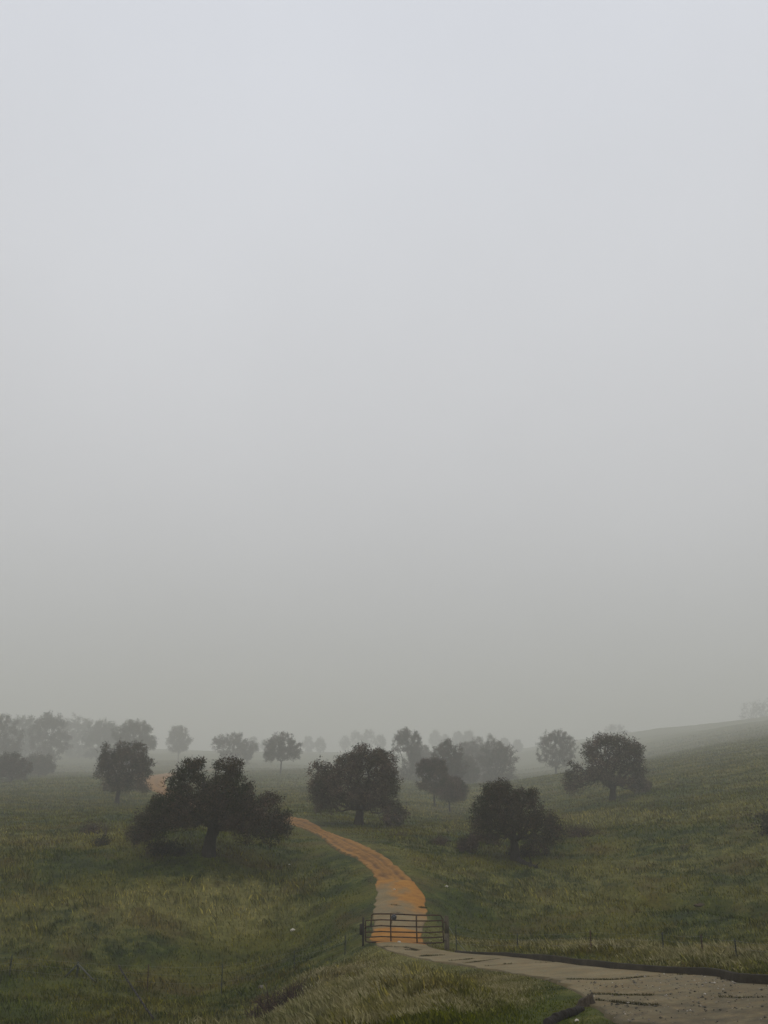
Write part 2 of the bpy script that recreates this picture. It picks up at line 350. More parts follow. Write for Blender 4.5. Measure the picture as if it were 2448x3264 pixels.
M_RUST, nt, b = new_mat('rusty_steel'); pos = geo(nt).outputs['Position']; b.inputs['Roughness'].default_value = .75
nt.links.new(nramp(nt, nnoise(nt, 3.5, 5, .7, pos), [(.3, (.020, .012, .010)), (.55, (.050, .024, .014)), (.75, (.10, .045, .022))]), b.inputs['Base Color'])
def plain(name, c, rough=.7, metal=0, var=.35, sc=5):
    m, nt, b = new_mat(name); g = geo(nt); lo = tuple(v * (1 - var) for v in c); hi = tuple(min(1, v * (1 + var)) for v in c)
    nt.links.new(nramp(nt, nnoise(nt, sc, 5, .7, g.outputs['Position']), [(.3, lo), (.7, hi)]), b.inputs['Base Color'])
    b.inputs['Roughness'].default_value = rough; b.inputs['Metallic'].default_value = metal; return m
M_GALV = plain('galvanised_steel', (.20, .21, .21), .5, .6)
M_TPOST = plain('dark_green_steel', (.020, .026, .020), .6)
M_GREY = plain('grey_lock', (.075, .078, .085), .5, .3)
M_ROCK = plain('pale_rock', (.48, .44, .37), .9, 0, .3, 6)
M_STONE = plain('field_stone', (.16, .14, .11), .9, 0, .5, 3)
M_SOIL = plain('bare_soil', (.050, .034, .020), .95, 0, .5, 3)
M_BRACE = plain('greenish_grey_pipe', (.10, .105, .085), .6, .2)

# ------------------------------------------------------------------ ground mesh (one polar sheet to the horizon)
def dry_fields(x, y):
    dry = (fbm(x / 14, y / 14, 71) - .5) * .5
    lime = np.zeros(x.shape)
    for px_, py_, rad, v in DRY: dry = dry + v * np.exp(-((x - px_) ** 2 + (y - py_) ** 2) / rad ** 2)
    for px_, py_, rad, v in LIMES: lime = lime + v * np.exp(-((x - px_) ** 2 + (y - py_) ** 2) / rad ** 2)
    return dry, np.clip(lime, 0, 1) * np.clip(.2 + 1.3 * fbm(x / 1.5, y / 1.5, 5), 0, 1)
def pts_of(lst):
    o = []
    for sx, sy, rad, v in lst:
        q = hit(sx, sy)
        if q is not None: o.append((q[0], q[1], rad, v))
    return o
DRY = pts_of([(850, 2130, 2.6, .55), (900, 2160, 2.2, .7), (960, 2120, 2.0, .75), (930, 2180, 1.8, .4), (780, 2070, 2.4, .35), (720, 2120, 2, .25), (860, 2090, 1.6, .3),
              (560, 1925, 7, .45), (620, 1900, 6, .35), (60, 1830, 10, .25), (110, 1900, 7, .35), (60, 1980, 5, .2), (300, 1940, 6, .3), (430, 1960, 5, .3), (540, 1975, 5, .25),
              (1250, 1900, 6, .35), (1100, 1905, 5, .3), (1180, 1960, 4, .2), (1600, 2075, 2.2, .5), (1480, 2075, 1.6, .45), (1350, 2060, 1.6, .4), (1100, 2045, 1.5, .4), (1000, 2035, 1.2, .45), (1230, 2050, 1.5, .4),
              (1050, 1790, 12, .3), (900, 1745, 12, .3), (1300, 1770, 12, .15), (1550, 1700, 20, .2), (1300, 2090, 2, .2),
              (500, 2080, 3.2, -.6), (440, 2040, 3, -.5), (600, 2060, 3.0, -.45), (560, 2130, 2.5, -.5), (270, 1875, 6, -.35), (450, 1862, 7, -.6), (600, 1850, 6, -.45), (350, 1860, 6, -.5),
              (780, 1800, 9, -.6), (700, 1790, 7, -.5), (1110, 1868, 5, -.5), (1200, 1850, 5, -.35), (1320, 1735, 12, -.6), (250, 1745, 10, -.45), (980, 1990, 3, -.3), (1200, 2000, 5, -.1), (760, 2040, 1.5, -.4), (740, 1960, 4, -.3), (820, 2150, 1.0, -.5)])
LIMES = pts_of([(1080, 2180, 1.6, .8), (1150, 2150, 1.4, .6), (1020, 2200, 1.4, .5), (1200, 2160, 1, .4), (30, 2190, 3, .4), (520, 2160, 2.2, .25), (160, 2130, 2.0, .35)])

fr = np.concatenate([np.linspace(-180, -46, 70, endpoint=False), np.linspace(-46, -27, 70, endpoint=False), np.linspace(-27, 27, 560, endpoint=False), np.linspace(27, 46, 70, endpoint=False), np.linspace(46, 180, 70, endpoint=False)])
TH = np.radians(fr); nth = len(TH)
RR = np.concatenate([[0.4, 1.0, 1.8, 2.6, 3.6, 5, 6.5, 8, 10, 11.5], np.exp(np.arange(math.log(12.5), math.log(260), .0082)), np.exp(np.arange(math.log(262), math.log(2880), .02)), [2900]])
nr = len(RR)
gx = (RR[:, None] * np.sin(TH)[None]).ravel(); gy = (RR[:, None] * np.cos(TH)[None]).ravel()
gsd = road_sd(gx, gy)
gz = H(gx, gy, gsd) - .14 * sstep(gsd, 0.05, -.35)
gd, gl = dry_fields(gx, gy)
idx = np.arange(nr * nth).reshape(nr, nth)
a = idx[:-1]; b_ = np.roll(idx, -1, 1)[:-1]; c_ = np.roll(idx, -1, 1)[1:]; d_ = idx[1:]
q = np.stack([a, d_, c_, b_], -1).reshape(-1, 4)
cap = idx[0]
Vg = np.stack([gx, gy, gz], 1)
faces = np.concatenate([q.ravel(), cap[::-1]]); sizes = np.concatenate([np.full(len(q), 4), [nth]])
o = mesh_from('ground', Vg, faces, sizes, M_GROUND, None, {'dry': gd, 'lime': gl}, True); tag(o, kind='structure')

# ------------------------------------------------------------------ road sheets
def ribbon(name, Lc, Rc, M, mat, attr_fn, lift=0.0, sub=6):
    k = np.linspace(0, len(Lc) - 1, (len(Lc) - 1) * sub + 1); i0 = np.floor(k).astype(int).clip(0, len(Lc) - 2); t = (k - i0)[:, None]
    Ls = Lc[i0] * (1 - t) + Lc[i0 + 1] * t; Rs = Rc[i0] * (1 - t) + Rc[i0 + 1] * t
    s = np.concatenate([[0], np.cumsum(np.linalg.norm(np.diff((Ls + Rs) / 2, axis=0), axis=1))])
    v = np.linspace(0, 1, M)
    wl = (vnoise(s * 1.7, s * 0, 5) - .5) * .30; wr = (vnoise(s * 1.3, s * 0, 9) - .5) * .30
    wd = np.linalg.norm(Rs - Ls, axis=1)
    vl = wl / wd; vr = 1 + wr / wd
    vv = vl[:, None] * (1 - v) + vr[:, None] * v
    X = Ls[:, 0:1] * (1 - vv) + Rs[:, 0:1] * vv; Y = Ls[:, 1:2] * (1 - vv) + Rs[:, 1:2] * vv
    Zr = H0(X, Y) + lift
    at = attr_fn(X, Y, s[:, None] + 0 * X, np.repeat(v[None], len(s), 0), wd[:, None] + 0 * X)
    Zr = Zr + at.pop('dz', 0)
    Zr[:, 0] -= .18; Zr[:, -1] -= .18                       # turned-down edges
    V = np.stack([X, Y, Zr], -1).reshape(-1, 3); ii = np.arange(len(s) * M).reshape(len(s), M)
    qq = np.stack([ii[:-1, :-1], ii[:-1, 1:], ii[1:, 1:], ii[1:, :-1]], -1).reshape(-1, 4)
    o = mesh_from(name, V, qq, np.full(len(qq), 4), mat, None, {k2: v2.ravel() for k2, v2 in at.items()}, True)
    return tag(o, kind='structure')
GATE_A = at_r(789, 2027, 40.6); GATE_B = at_r(957, 2037, 39.4)
cracks = [([(1753, 3121), (1860, 3120), (1960, 3121), (2060, 3113), (2239, 3105)], 1.0), ([(1340, 3048), (1424, 3044)], .8), ([(1225, 3016), (1290, 3019), (1330, 3027)], .9),
          ([(1290, 3026), (1330, 3029)], .7), ([(1340, 3046), (1425, 3044)], .8), ([(1438, 3061), (1510, 3056)], .8), ([(1480, 3071), (1590, 3056)], .9), ([(1548, 3079), (1650, 3070), (1790, 3066)], .8),
          ([(1890, 3166), (2000, 3170), (2120, 3170)], .6), ([(1900, 3186), (1950, 3190), (2010, 3198), (2050, 3200)], .8), ([(2045, 3201), (2100, 3202)], .8),
          ([(1248, 2883), (1275, 2886)], .8), ([(1335, 2891), (1360, 2892)], .8), ([(2300, 3176), (2448, 3178)], .4), ([(1250, 2907), (1270, 2909)], .4)]
crack_w = []
for ln, wgt in cracks: crack_w.append((px_line([fp(*p) for p in ln]), wgt))
def conc_attr(X, Y, s, v, w):
    ga = GATE_A[:2]; g = GATE_B[:2] - ga; gn = np.array([-g[1], g[0]]); gn /= np.linalg.norm(gn)
    beyond = (X - ga[0]) * gn[0] + (Y - ga[1]) * gn[1]       # metres past the gate
    mud = np.where(beyond > -.25, 2.4, -.3) * sstep(beyond, 3.6, 2.6) 
    mud = np.where(beyond < -.25, -.9 * np.ones_like(mud), mud)
    mud = np.where(beyond > 3.4, np.maximum(mud, .06), mud)
    side = sstep(v + (fbm(s / 1.5, v * 3, 8) - .5) * .8, .25, .85)
    mud = np.maximum(mud, side * sstep(beyond, 6, 11.0) * .95 + side * sstep(beyond, 4, 7) * .3)
    mud = np.maximum(mud, sstep(beyond + (fbm(X, Y, 4) - .5) * 4, 10.5, 14.5) * 1.0)
    crack = np.zeros(X.shape)
    for ln, wgt in crack_w:
        d = seg_dist(X, Y, ln) + (vnoise(X * 4, Y * 4, 6) - .5) * .22
        crack = np.maximum(crack, min(1, wgt) * sstep(d, .13, .03))
    edge = np.maximum(sstep(v, .05, .0), sstep(v, .96, 1.0)) * (.3 + .7 * vnoise(s * 2, v * 3, 8))
    rr2 = np.hypot(X, Y)
    return {'worn': sstep(rr2, 25, 18) * .95, 'mud': mud, 'crack': crack, 'edge': edge, 'dz': -.03 * crack + (fbm(X / 1.5, Y / 1.5, 19) - .5) * .03}
ribbon('road', cL, cR, 60, M_CONC, conc_attr, .0, 14)
def dirt_attr(X, Y, s, v, w):
    vm = v + (fbm(s / 5, v * 0, 3) - .5) * .12
    rut = np.exp(-((vm - .30) / .09) ** 2) + np.exp(-((vm - .70) / .09) ** 2) + .7 * np.exp(-((vm - .5) / .04) ** 2)
    edge = np.maximum(sstep(v + (fbm(X * 1.5, Y * 1.5, 2) - .5) * .12, .07, .0), sstep(v + (fbm(X * 1.5, Y * 1.5, 7) - .5) * .12, .93, 1.0))
    return {'rut': np.clip(rut, 0, 1), 'edge': edge, 'dz': -.07 * np.clip(rut, 0, 1) + (fbm(X, Y, 8) - .5) * .10}
ribbon('dirt_road', dL, dR, 30, M_DIRT, dirt_attr, .012, 6)

# curb along the far side of the concrete road
def curb_mesh():
    c = CURB; t = np.gradient(c, axis=0); t /= np.linalg.norm(t, axis=1)[:, None]; nn = np.stack([t[:, 1], -t[:, 0]], 1)
    s = np.concatenate([[0], np.cumsum(np.linalg.norm(np.diff(c, axis=0), axis=1))])
    z = H0(c[:, 0], c[:, 1]); V = []; taper = sstep(s, s[-1], s[-1] - 6)
    hh = (.155 + (vnoise(s * .8, s * 0, 2) - .5) * .04) * (.35 + .65 * taper)
    prof = [(-.02, -.2), (-.01, 1), (.02, 1.06), (.11, 1.06), (.14, 1.0), (.16, -.3)]
    for i in range(len(c)):
        for a_, h_ in prof:
            hz = h_ * hh[i] if h_ > 0 else h_
            V.append((c[i, 0] + nn[i, 0] * a_, c[i, 1] + nn[i, 1] * a_, z[i] + hz))
    m = len(prof); Fq = []
    for i in range(len(c) - 1):
        for k in range(m - 1): Fq.append((i * m + k, i * m + k + 1, (i + 1) * m + k + 1, (i + 1) * m + k))
    o = mesh_from('curb', V, Fq, np.full(len(Fq), 4), M_CURB)
    return o, nn
# side check: outward normal must point away from road centre
curb_o, curb_n = curb_mesh()
tag(curb_o, kind='structure')

# ------------------------------------------------------------------ tubes
def tube_mesh(segs, sides=5):
    """segs: list of (p0, r0, p1, r1) arrays -> V, faces flat, sizes"""
    P0 = np.array([s[0] for s in segs]); R0 = np.array([s[1] for s in segs]); P1 = np.array([s[2] for s in segs]); R1 = np.array([s[3] for s in segs])
    return tubes(P0, R0, P1, R1, sides)
def tubes(P0, R0, P1, R1, sides=5, cap=False):
    D = P1 - P0; Ln = np.linalg.norm(D, axis=1)[:, None] + 1e-9; D = D / Ln
    up = np.where(np.abs(D[:, 2:3]) > .9, np.array([[1., 0, 0]]), np.array([[0, 0, 1.]]))
    U = np.cross(D, up); U /= np.linalg.norm(U, axis=1)[:, None] + 1e-9; Wv = np.cross(D, U)
    an = np.arange(sides) / sides * 2 * np.pi
    ring = U[:, None] * np.cos(an)[None, :, None] + Wv[:, None] * np.sin(an)[None, :, None]
    A_ = P0[:, None] + ring * R0[:, None, None]; B_ = P1[:, None] + ring * R1[:, None, None]
    N = len(P0); V = np.concatenate([A_, B_], 1).reshape(-1, 3)
    base = (np.arange(N) * 2 * sides)[:, None]; k = np.arange(sides); k2 = (k + 1) % sides
    Q = np.stack([base + k, base + k2, base + sides + k2, base + sides + k], -1).reshape(-1, 4)
    flat = Q.ravel(); sz = np.full(len(Q), 4)
    if cap:
        c1 = (base + k[::-1]); c2 = (base + sides + k)
        flat = np.concatenate([flat, c1.ravel(), c2.ravel()]); sz = np.concatenate([sz, np.full(2 * N, sides)])
    return V, flat, sz
def tube_obj(name, paths, mat, parent=None, sides=8, origin=None):
    P0, R0, P1, R1 = [], [], [], []
    for pth in paths:
        for i in range(len(pth) - 1):
            P0.append(pth[i][0]); R0.append(pth[i][1]); P1.append(pth[i + 1][0]); R1.append(pth[i + 1][1])
    P0 = np.array(P0, float); P1 = np.array(P1, float)
    if origin is not None: P0 = P0 - origin; P1 = P1 - origin
    V, f, s = tubes(P0, np.array(R0, float), P1, np.array(R1, float), sides, True)
    return mesh_from(name, V, f, s, mat, parent, None, False)

# ------------------------------------------------------------------ oaks
def make_tree(seed, base, nodes0, blobs, npts, nleaf, trunk_r, leaf=.12, mtwig=None, pull=.35, label='', group=None, name='oak_tree', droop=.0, gap=0.0, cat='tree'):
    """nodes0: trunk polyline (world), blobs: (centre, radii xyz, weight)"""
    rng = np.random.RandomState(seed)
    base = np.asarray(base, float)
    nodes = [np.asarray(p, float) - base for p in nodes0]; par = [-1] + list(range(len(nodes) - 1))
    bl = [(np.asarray(c) - base, np.asarray(r), w) for c, r, w in blobs]
    vol = np.array([w * (r[0] * r[1] * r[2]) ** (.67) for c, r, w in bl]); pr = vol / vol.sum()
    which = rng.choice(len(bl), npts, p=pr)
    d = rng.normal(size=(npts, 3)); d /= np.linalg.norm(d, axis=1)[:, None]; rad = rng.rand(npts) ** .42
    C_ = np.array([b[0] for b in bl])[which]; R_ = np.array([b[1] for b in bl])[which]
    pts = C_ + d * R_ * rad[:, None]
    fork = nodes[-1]
    dist = np.linalg.norm((pts - fork) * [1, 1, 1.15], axis=1); order = np.argsort(dist); pts = pts[order]
    NN = np.zeros((len(nodes) + 3 * npts, 3)); PL = np.zeros(len(NN)); cnt = len(nodes)
    NN[:cnt] = nodes; par = par + [0] * (len(NN) - cnt)
    for i in range(1, cnt): PL[i] = PL[i - 1] + np.linalg.norm(NN[i] - NN[i - 1])
    PL[:cnt] -= PL[cnt - 1]; PL[:cnt - 1] += 1e3          # only the fork accepts limbs
    for p in pts:
        dd = np.linalg.norm(NN[:cnt] - p, axis=1); j = int(np.argmin(dd + pull * PL[:cnt])); L_ = dd[j]
        ns = 3 if L_ > 1.2 else (2 if L_ > .5 else 1); pj = j; prev = NN[j]
        for k in range(1, ns + 1):
            t = k / ns; q_ = NN[j] * (1 - t) + p * t
            if k < ns: q_ = q_ + rng.normal(size=3) * .10 * L_ + np.array([0, 0, .10 * L_ * math.sin(math.pi * t)])
            if cnt >= len(NN): break
            NN[cnt] = q_; par[cnt] = pj; PL[cnt] = PL[pj] + np.linalg.norm(q_ - prev); pj = cnt; prev = q_; cnt += 1
    par = np.array(par[:cnt]); NN = NN[:cnt]
    area = np.zeros(cnt); kids = np.bincount(par[1:][par[1:] >= 0], minlength=cnt)
    area[kids == 0] = 1.0
    for i in range(cnt - 1, 0, -1): area[par[i]] += area[i]
    rr = area ** (1 / 2.1); rr = rr / rr[0] * trunk_r; rr = np.maximum(rr, .010)
    rr[0] *= 1.45
    if len(nodes) > 2: rr[1] *= 1.08
    ii = np.arange(1, cnt)
    P0 = NN[par[ii]]; P1 = NN[ii]; Rb = np.minimum(rr[par[ii]], rr[ii] * 1.45); Rb[:len(nodes) - 1] = rr[par[ii]][:len(nodes) - 1]
    Re = rr[ii]
    big = Re > .05
    Va, fa, sa = tubes(P0[big], Rb[big], P1[big], Re[big], 7); Vb, fb, sb = tubes(P0[~big], Rb[~big], P1[~big], Re[~big], 3)
    V = np.concatenate([Va, Vb]); f = np.concatenate([fa, fb + len(Va)]); s = np.concatenate([sa, sb])
    root = empty(name, tuple(base), label, cat, group)
    mesh_from('trunk', V, f, s, M_BARK, root, None, True)
    # twig sprays and leaf bits
    term = np.where(area <= 4)[0]; term = term[term >= len(nodes)]
    src = term[rng.randint(0, len(term), nleaf)]
    out = NN[src] - C_.mean(0); out /= np.linalg.norm(out, axis=1)[:, None] + 1e-6
    dirs = out * .35 + rng.normal(size=(nleaf, 3)) * .8; dirs[:, 2] -= droop; dirs /= np.linalg.norm(dirs, axis=1)[:, None]
    org = NN[src] + rng.normal(size=(nleaf, 3)) * leaf * 1.5
    if gap > 0:
        gs = leaf * 9.0; keep = (.6 * vnoise(org[:, 0] / gs + 50 + org[:, 1] / gs * .5, org[:, 2] / gs + 50 + org[:, 1] / gs * .3, seed) + .4 * vnoise(org[:, 0] / gs * 2.3 + 50, org[:, 2] / gs * 2.3 + 50 + org[:, 1] / gs, seed + 1)) > gap + rng.uniform(-.06, .06, nleaf); org = org[keep]; dirs = dirs[keep]; nleaf = len(org)
    ln_ = leaf * (1.2 + 2.6 * rng.rand(nleaf) ** 2)[:, None]; wd_ = leaf * (.16 + .40 * rng.rand(nleaf))[:, None]
    side = np.cross(dirs, rng.normal(size=(nleaf, 3))); side /= np.linalg.norm(side, axis=1)[:, None] + 1e-6
    bend = np.cross(dirs, side)
    v0 = org; v1 = org + dirs * ln_ * .5 + side * wd_ ; v2 = org + dirs * ln_ + bend * ln_ * .15; v3 = org + dirs * ln_ * .45 - side * wd_ * .8 + bend * wd_ * .5
    V = np.stack([v0, v1, v2, v3], 1).reshape(-1, 3); f = (np.arange(nleaf)[:, None] * 4 + np.array([0, 1, 2, 3])).ravel()
    mesh_from('crown', V, f, np.full(nleaf, 4), mtwig or M_TWIG, root)
    return root

def px_tree(seed, bx, by, blobs, trunk, npts, nleaf, tr, r=None, depth=.85, **kw):
    """blobs in photograph pixels (cx, cy, rx, ry); placed round the tree's own distance"""
    rng = random.Random(seed)
    if r is None:
        q_ = hit(bx, by, H); 
    else:
        d = ray(bx, 1650); d = d / math.hypot(d[0], d[1]); q_ = d * gr(r); q_[2] = H(q_[0], q_[1])[0]
    base = q_.copy(); Y = base[1]; k = Y / F / cp
    xs = [b[0] for b in blobs]; halfw = (max(x + b[2] for x, b in zip(xs, blobs)) - min(x - b[2] for x, b in zip(xs, blobs))) / 2 * k
    cxm = sum(xs) / len(xs) ; B = []
    for bb in blobs:
        cx_, cy_, rx_, ry_ = bb[:4]; c = at_y(cx_, cy_, Y)
        off = abs(c[0] - at_y(cxm, cy_, Y)[0]) / (halfw + 1e-6); dmax = halfw * depth * math.sqrt(max(0, 1 - off * off)) 
        rad = np.array([rx_ * k, max(rx_, ry_) * k, ry_ * k])
        nrep = 1 + int(dmax > rad[1] * .8) * 2
        for j in range(nrep):
            dy = 0 if nrep == 1 else (-.75, 0, .75)[j] * max(dmax - rad[1] * .6, 0) * rng.uniform(.7, 1.1)
            sc = 1 - .35 * abs(dy) / (halfw + 1e-6)
            cc = at_y(cx_, cy_ - (0 if dy == 0 else ry_ * (.55 if r is None and cy_ > by - 75 else .15)), Y + dy); B.append((cc, rad * sc, 1.0))
    nodes = [base + np.array([0, 0, -.25])]
    for (tx, ty) in trunk:
        p = at_y(tx, ty, Y); nodes.append(p)
    return make_tree(seed, base, nodes, B, npts, nleaf, tr, **kw)

T1 = [(455, 1722, 34, 26), (430, 1690, 22, 20), (478, 1700, 22, 22), (480, 1740, 40, 26), (330, 1790, 48, 24), (298, 1809, 30, 14), (365, 1757, 46, 34), (388, 1702, 32, 34), (408, 1662, 28, 20), (432, 1650, 14, 10), (405, 1735, 36, 34), (440, 1756, 46, 32), (450, 1715, 20, 22),
      (478, 1655, 16, 14), (504, 1662, 26, 24), (500, 1700, 26, 34), (532, 1712, 14, 24), (515, 1745, 40, 32), (560, 1762, 40, 34), (584, 1735, 24, 20), (595, 1790, 36, 30), (550, 1795, 46, 24), (500, 1778, 38, 18), (470, 1690, 12, 16), (405, 1782, 28, 14), (345, 1735, 20, 20)]
px_tree(1, 451, 1848, T1, [(453, 1828), (456, 1806)], 2400, 60000, .40, label='huge spreading dark oak with forked flat crown left of the dirt road', leaf=.085, mtwig=M_TWIG_DARK, gap=.36)
T2 = [(693, 1668, 24, 26), (688, 1710, 20, 38), (716, 1712, 30, 40), (752, 1665, 32, 38), (785, 1640, 34, 30), (824, 1648, 28, 28), (838, 1692, 26, 42), (795, 1700, 46, 44), (748, 1725, 40, 28), (828, 1742, 36, 20), (862, 1764, 22, 14), (846, 1772, 24, 9), (700, 1740, 26, 14), (775, 1735, 30, 16)]
px_tree(2, 775, 1782, T2, [(776, 1765), (778, 1752)], 1800, 40000, .40, label='broad domed oak in the middle of the field, right above the dirt road', leaf=.12, gap=.36, droop=.45)
T3 = [(1072, 1716, 34, 28), (1048, 1748, 30, 30), (1088, 1700, 18, 16), (1108, 1728, 32, 28), (1146, 1728, 18, 26), (1158, 1762, 22, 28), (1090, 1768, 54, 38), (1042, 1790, 28, 28), (1120, 1786, 42, 26), (1165, 1793, 34, 28),
      (1196, 1800, 22, 24), (1188, 1772, 12, 18), (1172, 1828, 26, 18), (1062, 1814, 24, 14), (1022, 1815, 14, 10)]
px_tree(3, 1112, 1857, T3, [(1112, 1835), (1110, 1815)], 1800, 36000, .30, label='dark round oak with a sagging right side, right of the metal gate', leaf=.08, mtwig=M_TWIG_DARK, gap=.38, droop=.4)
T3b = [(1010, 1826, 18, 8), (1000, 1830, 12, 5), (1020, 1822, 10, 6)]
px_tree(31, 1011, 1841, T3b, [(1010, 1836)], 160, 3500, .07, label='tiny flat-topped oak sapling just left of the sagging round oak', leaf=.09, mtwig=M_TWIG_DARK, name='oak_sapling')
T4 = [(233, 1634, 20, 24), (262, 1624, 26, 20), (292, 1632, 28, 26), (306, 1662, 24, 28), (228, 1668, 22, 26), (262, 1672, 40, 32), (246, 1702, 22, 14), (282, 1698, 30, 16), (310, 1706, 16, 10)]
px_tree(4, 253, 1737, T4, [(254, 1720), (257, 1706)], 1000, 26000, .32, label='rounded upright oak at the left, left of the orange bend in the road', leaf=.145, gap=.36)
T5 = [(1244, 1684, 28, 26), (1240, 1706, 24, 14), (1278, 1626, 22, 26), (1305, 1606, 26, 20), (1335, 1604, 24, 20), (1368, 1624, 22, 24), (1300, 1652, 40, 32), (1352, 1656, 38, 34), (1380, 1676, 20, 26), (1386, 1704, 20, 16), (1320, 1690, 34, 16), (1362, 1700, 26, 14), (1280, 1680, 28, 16)]
px_tree(5, 1323, 1730, T5, [(1323, 1716), (1324, 1706)], 1200, 30000, .42, label='large hazy oak with a low left lobe on the right-hand slope', leaf=.145, gap=.36)

FAR = [  # base x, distance, blobs, trunk, npts, leaves, trunk radius, material, label
 (515, 300, [(478, 1606, 18, 14), (505, 1604, 24, 16), (532, 1616, 20, 16), (505, 1624, 28, 16), (535, 1636, 12, 10)], [(512, 1650), (510, 1640)], .4, 0, 'flat-topped pale oak rising behind the huge spreading oak'),
 (607, 265, [(610, 1600, 24, 14), (590, 1618, 22, 18), (628, 1618, 22, 18), (610, 1630, 36, 14), (580, 1636, 14, 8)], [(607, 1656), (608, 1645)], .3, 0, 'faint open oak with a thin trunk standing in the hollow left of the domed oak'),
 (385, 330, [(385, 1583, 17, 12), (378, 1598, 15, 14), (396, 1602, 15, 14), (385, 1616, 17, 9)], [(385, 1630), (385, 1624)], .35, 1, 'narrow pale oak alone above the orange bend in the road'),
 (302, 300, [(290, 1572, 26, 16), (268, 1588, 26, 20), (312, 1588, 18, 18), (298, 1608, 34, 16), (326, 1606, 10, 12), (276, 1616, 24, 14)], [(302, 1640), (300, 1628)], .5, 1, 'wide misty oak directly behind the rounded upright oak'),
 (226, 330, [(226, 1574, 24, 16), (205, 1590, 22, 20), (243, 1594, 18, 18), (222, 1612, 34, 18), (210, 1630, 24, 10)], [(226, 1650), (226, 1638)], .5, 1, 'misty oak left of the wide one behind the rounded oak'),
 (168, 350, [(168, 1566, 26, 18), (148, 1584, 20, 20), (186, 1586, 22, 20), (165, 1606, 34, 20), (170, 1626, 26, 12)], [(170, 1648), (170, 1636)], .5, 1, 'faint broad oak right of the tall misty oak in the far wood'),
 (112, 310, [(108, 1562, 26, 18), (90, 1582, 24, 22), (128, 1588, 20, 22), (108, 1610, 34, 22), (100, 1634, 28, 14)], [(112, 1664), (112, 1650)], .5, 0, 'tall misty oak third from the left edge of the far wood'),
 (55, 330, [(52, 1568, 28, 18), (32, 1588, 24, 22), (72, 1594, 24, 22), (52, 1616, 36, 22), (50, 1640, 30, 12)], [(55, 1662), (55, 1650)], .5, 1, 'second misty oak from the left edge'),
 (4, 300, [(2, 1570, 30, 20), (-24, 1596, 28, 22), (22, 1600, 26, 24), (0, 1624, 40, 22), (5, 1646, 30, 14)], [(6, 1676), (6, 1662)], .5, 0, 'misty oak cut by the left edge of the view'),
 (30, 235, [(18, 1650, 28, 18), (44, 1660, 24, 14), (0, 1660, 28, 18), (20, 1674, 30, 12)], [(26, 1700), (24, 1686)], .3, 0, 'low bushy oak at the left edge below the misty oaks'),
 (84, 265, [(86, 1646, 24, 14), (66, 1656, 18, 12), (104, 1658, 18, 12), (84, 1664, 24, 8)], [(84, 1684), (84, 1672)], .25, 0, 'low bushy oak right of the one at the left edge'),
 (880, 260, [(882, 1592, 20, 14), (868, 1612, 16, 20), (895, 1622, 16, 22), (880, 1648, 24, 24), (884, 1680, 26, 22), (900, 1702, 18, 14)], [(882, 1722), (882, 1706)], .4, 0, 'tall narrow misty oak right behind the domed oak'),
 (938, 180, [(920, 1664, 18, 18), (940, 1656, 20, 16), (950, 1676, 18, 20), (926, 1694, 20, 16), (945, 1706, 14, 10)], [(938, 1728), (938, 1712)], .16, 0, 'slim oak with a bare dark trunk in the central hollow'),
 (971, 176, [(975, 1700, 22, 18), (958, 1712, 14, 12), (990, 1712, 18, 14), (975, 1724, 20, 8)], [(971, 1744), (971, 1732)], .15, 0, 'short bushy oak on a thin trunk right of the slim bare-trunked oak'),
 (962, 235, [(952, 1622, 14, 12), (974, 1626, 20, 18), (960, 1648, 22, 20), (985, 1656, 18, 22), (965, 1676, 24, 14)], [(963, 1712), (963, 1692)], .35, 0, 'pale oak with a notched top behind the slim bare-trunked oak'),
 (1030, 280, [(1025, 1622, 26, 16), (1010, 1642, 20, 20), (1040, 1650, 26, 22), (1020, 1676, 26, 18), (1020, 1700, 24, 16)], [(1025, 1726), (1024, 1712)], .5, 0, 'dense misty oak left of the largest one above the sagging oak'),
 (1078, 260, [(1072, 1622, 24, 14), (1092, 1640, 20, 22), (1062, 1650, 26, 22), (1086, 1672, 24, 22), (1066, 1694, 26, 18)], [(1072, 1722), (1072, 1708)], .5, 0, 'largest misty oak rising above the sagging round oak'),
 (1201, 265, [(1200, 1596, 26, 14), (1182, 1612, 20, 18), (1222, 1614, 26, 18), (1200, 1634, 34, 16), (1205, 1652, 20, 8)], [(1201, 1668), (1201, 1660)], .45, 0, 'misty oak left of and behind the large hazy oak on the slope'),
 (1052, 310, [(1050, 1612, 26, 16), (1034, 1632, 22, 20), (1068, 1634, 24, 20), (1050, 1660, 32, 24), (1050, 1690, 30, 18)], [(1052, 1718), (1052, 1704)], .5, 0, 'broad misty oak filling the space between the dense and the largest ones'),
 (1000, 255, [(998, 1650, 20, 16), (1012, 1668, 18, 18), (988, 1676, 18, 18), (1002, 1694, 24, 16)], [(1001, 1730), (1001, 1712)], .3, 0, 'rounded misty oak low in the hollow left of the sagging oak'),
 (908, 290, [(905, 1632, 18, 16), (918, 1650, 18, 20), (900, 1668, 20, 20), (912, 1690, 22, 16)], [(909, 1718), (909, 1704)], .35, 0, 'misty oak low between the tall narrow one and the notched one'),
 (1336, 410, [(1330, 1582, 20, 14), (1348, 1592, 14, 12)], [(1336, 1610), (1335, 1600)], .4, 1, 'faint oak whose top shows above the large hazy oak'),
 (1640, 420, [(1625, 1540, 24, 20), (1650, 1532, 26, 20), (1680, 1540, 30, 24), (1640, 1560, 34, 16)], [(1642, 1592), (1642, 1580)], .6, 1, 'faint broad oak on the skyline at the right edge'),
]
ORD = 'first second third fourth fifth sixth seventh eighth ninth tenth eleventh twelfth thirteenth fourteenth fifteenth sixteenth'.split()
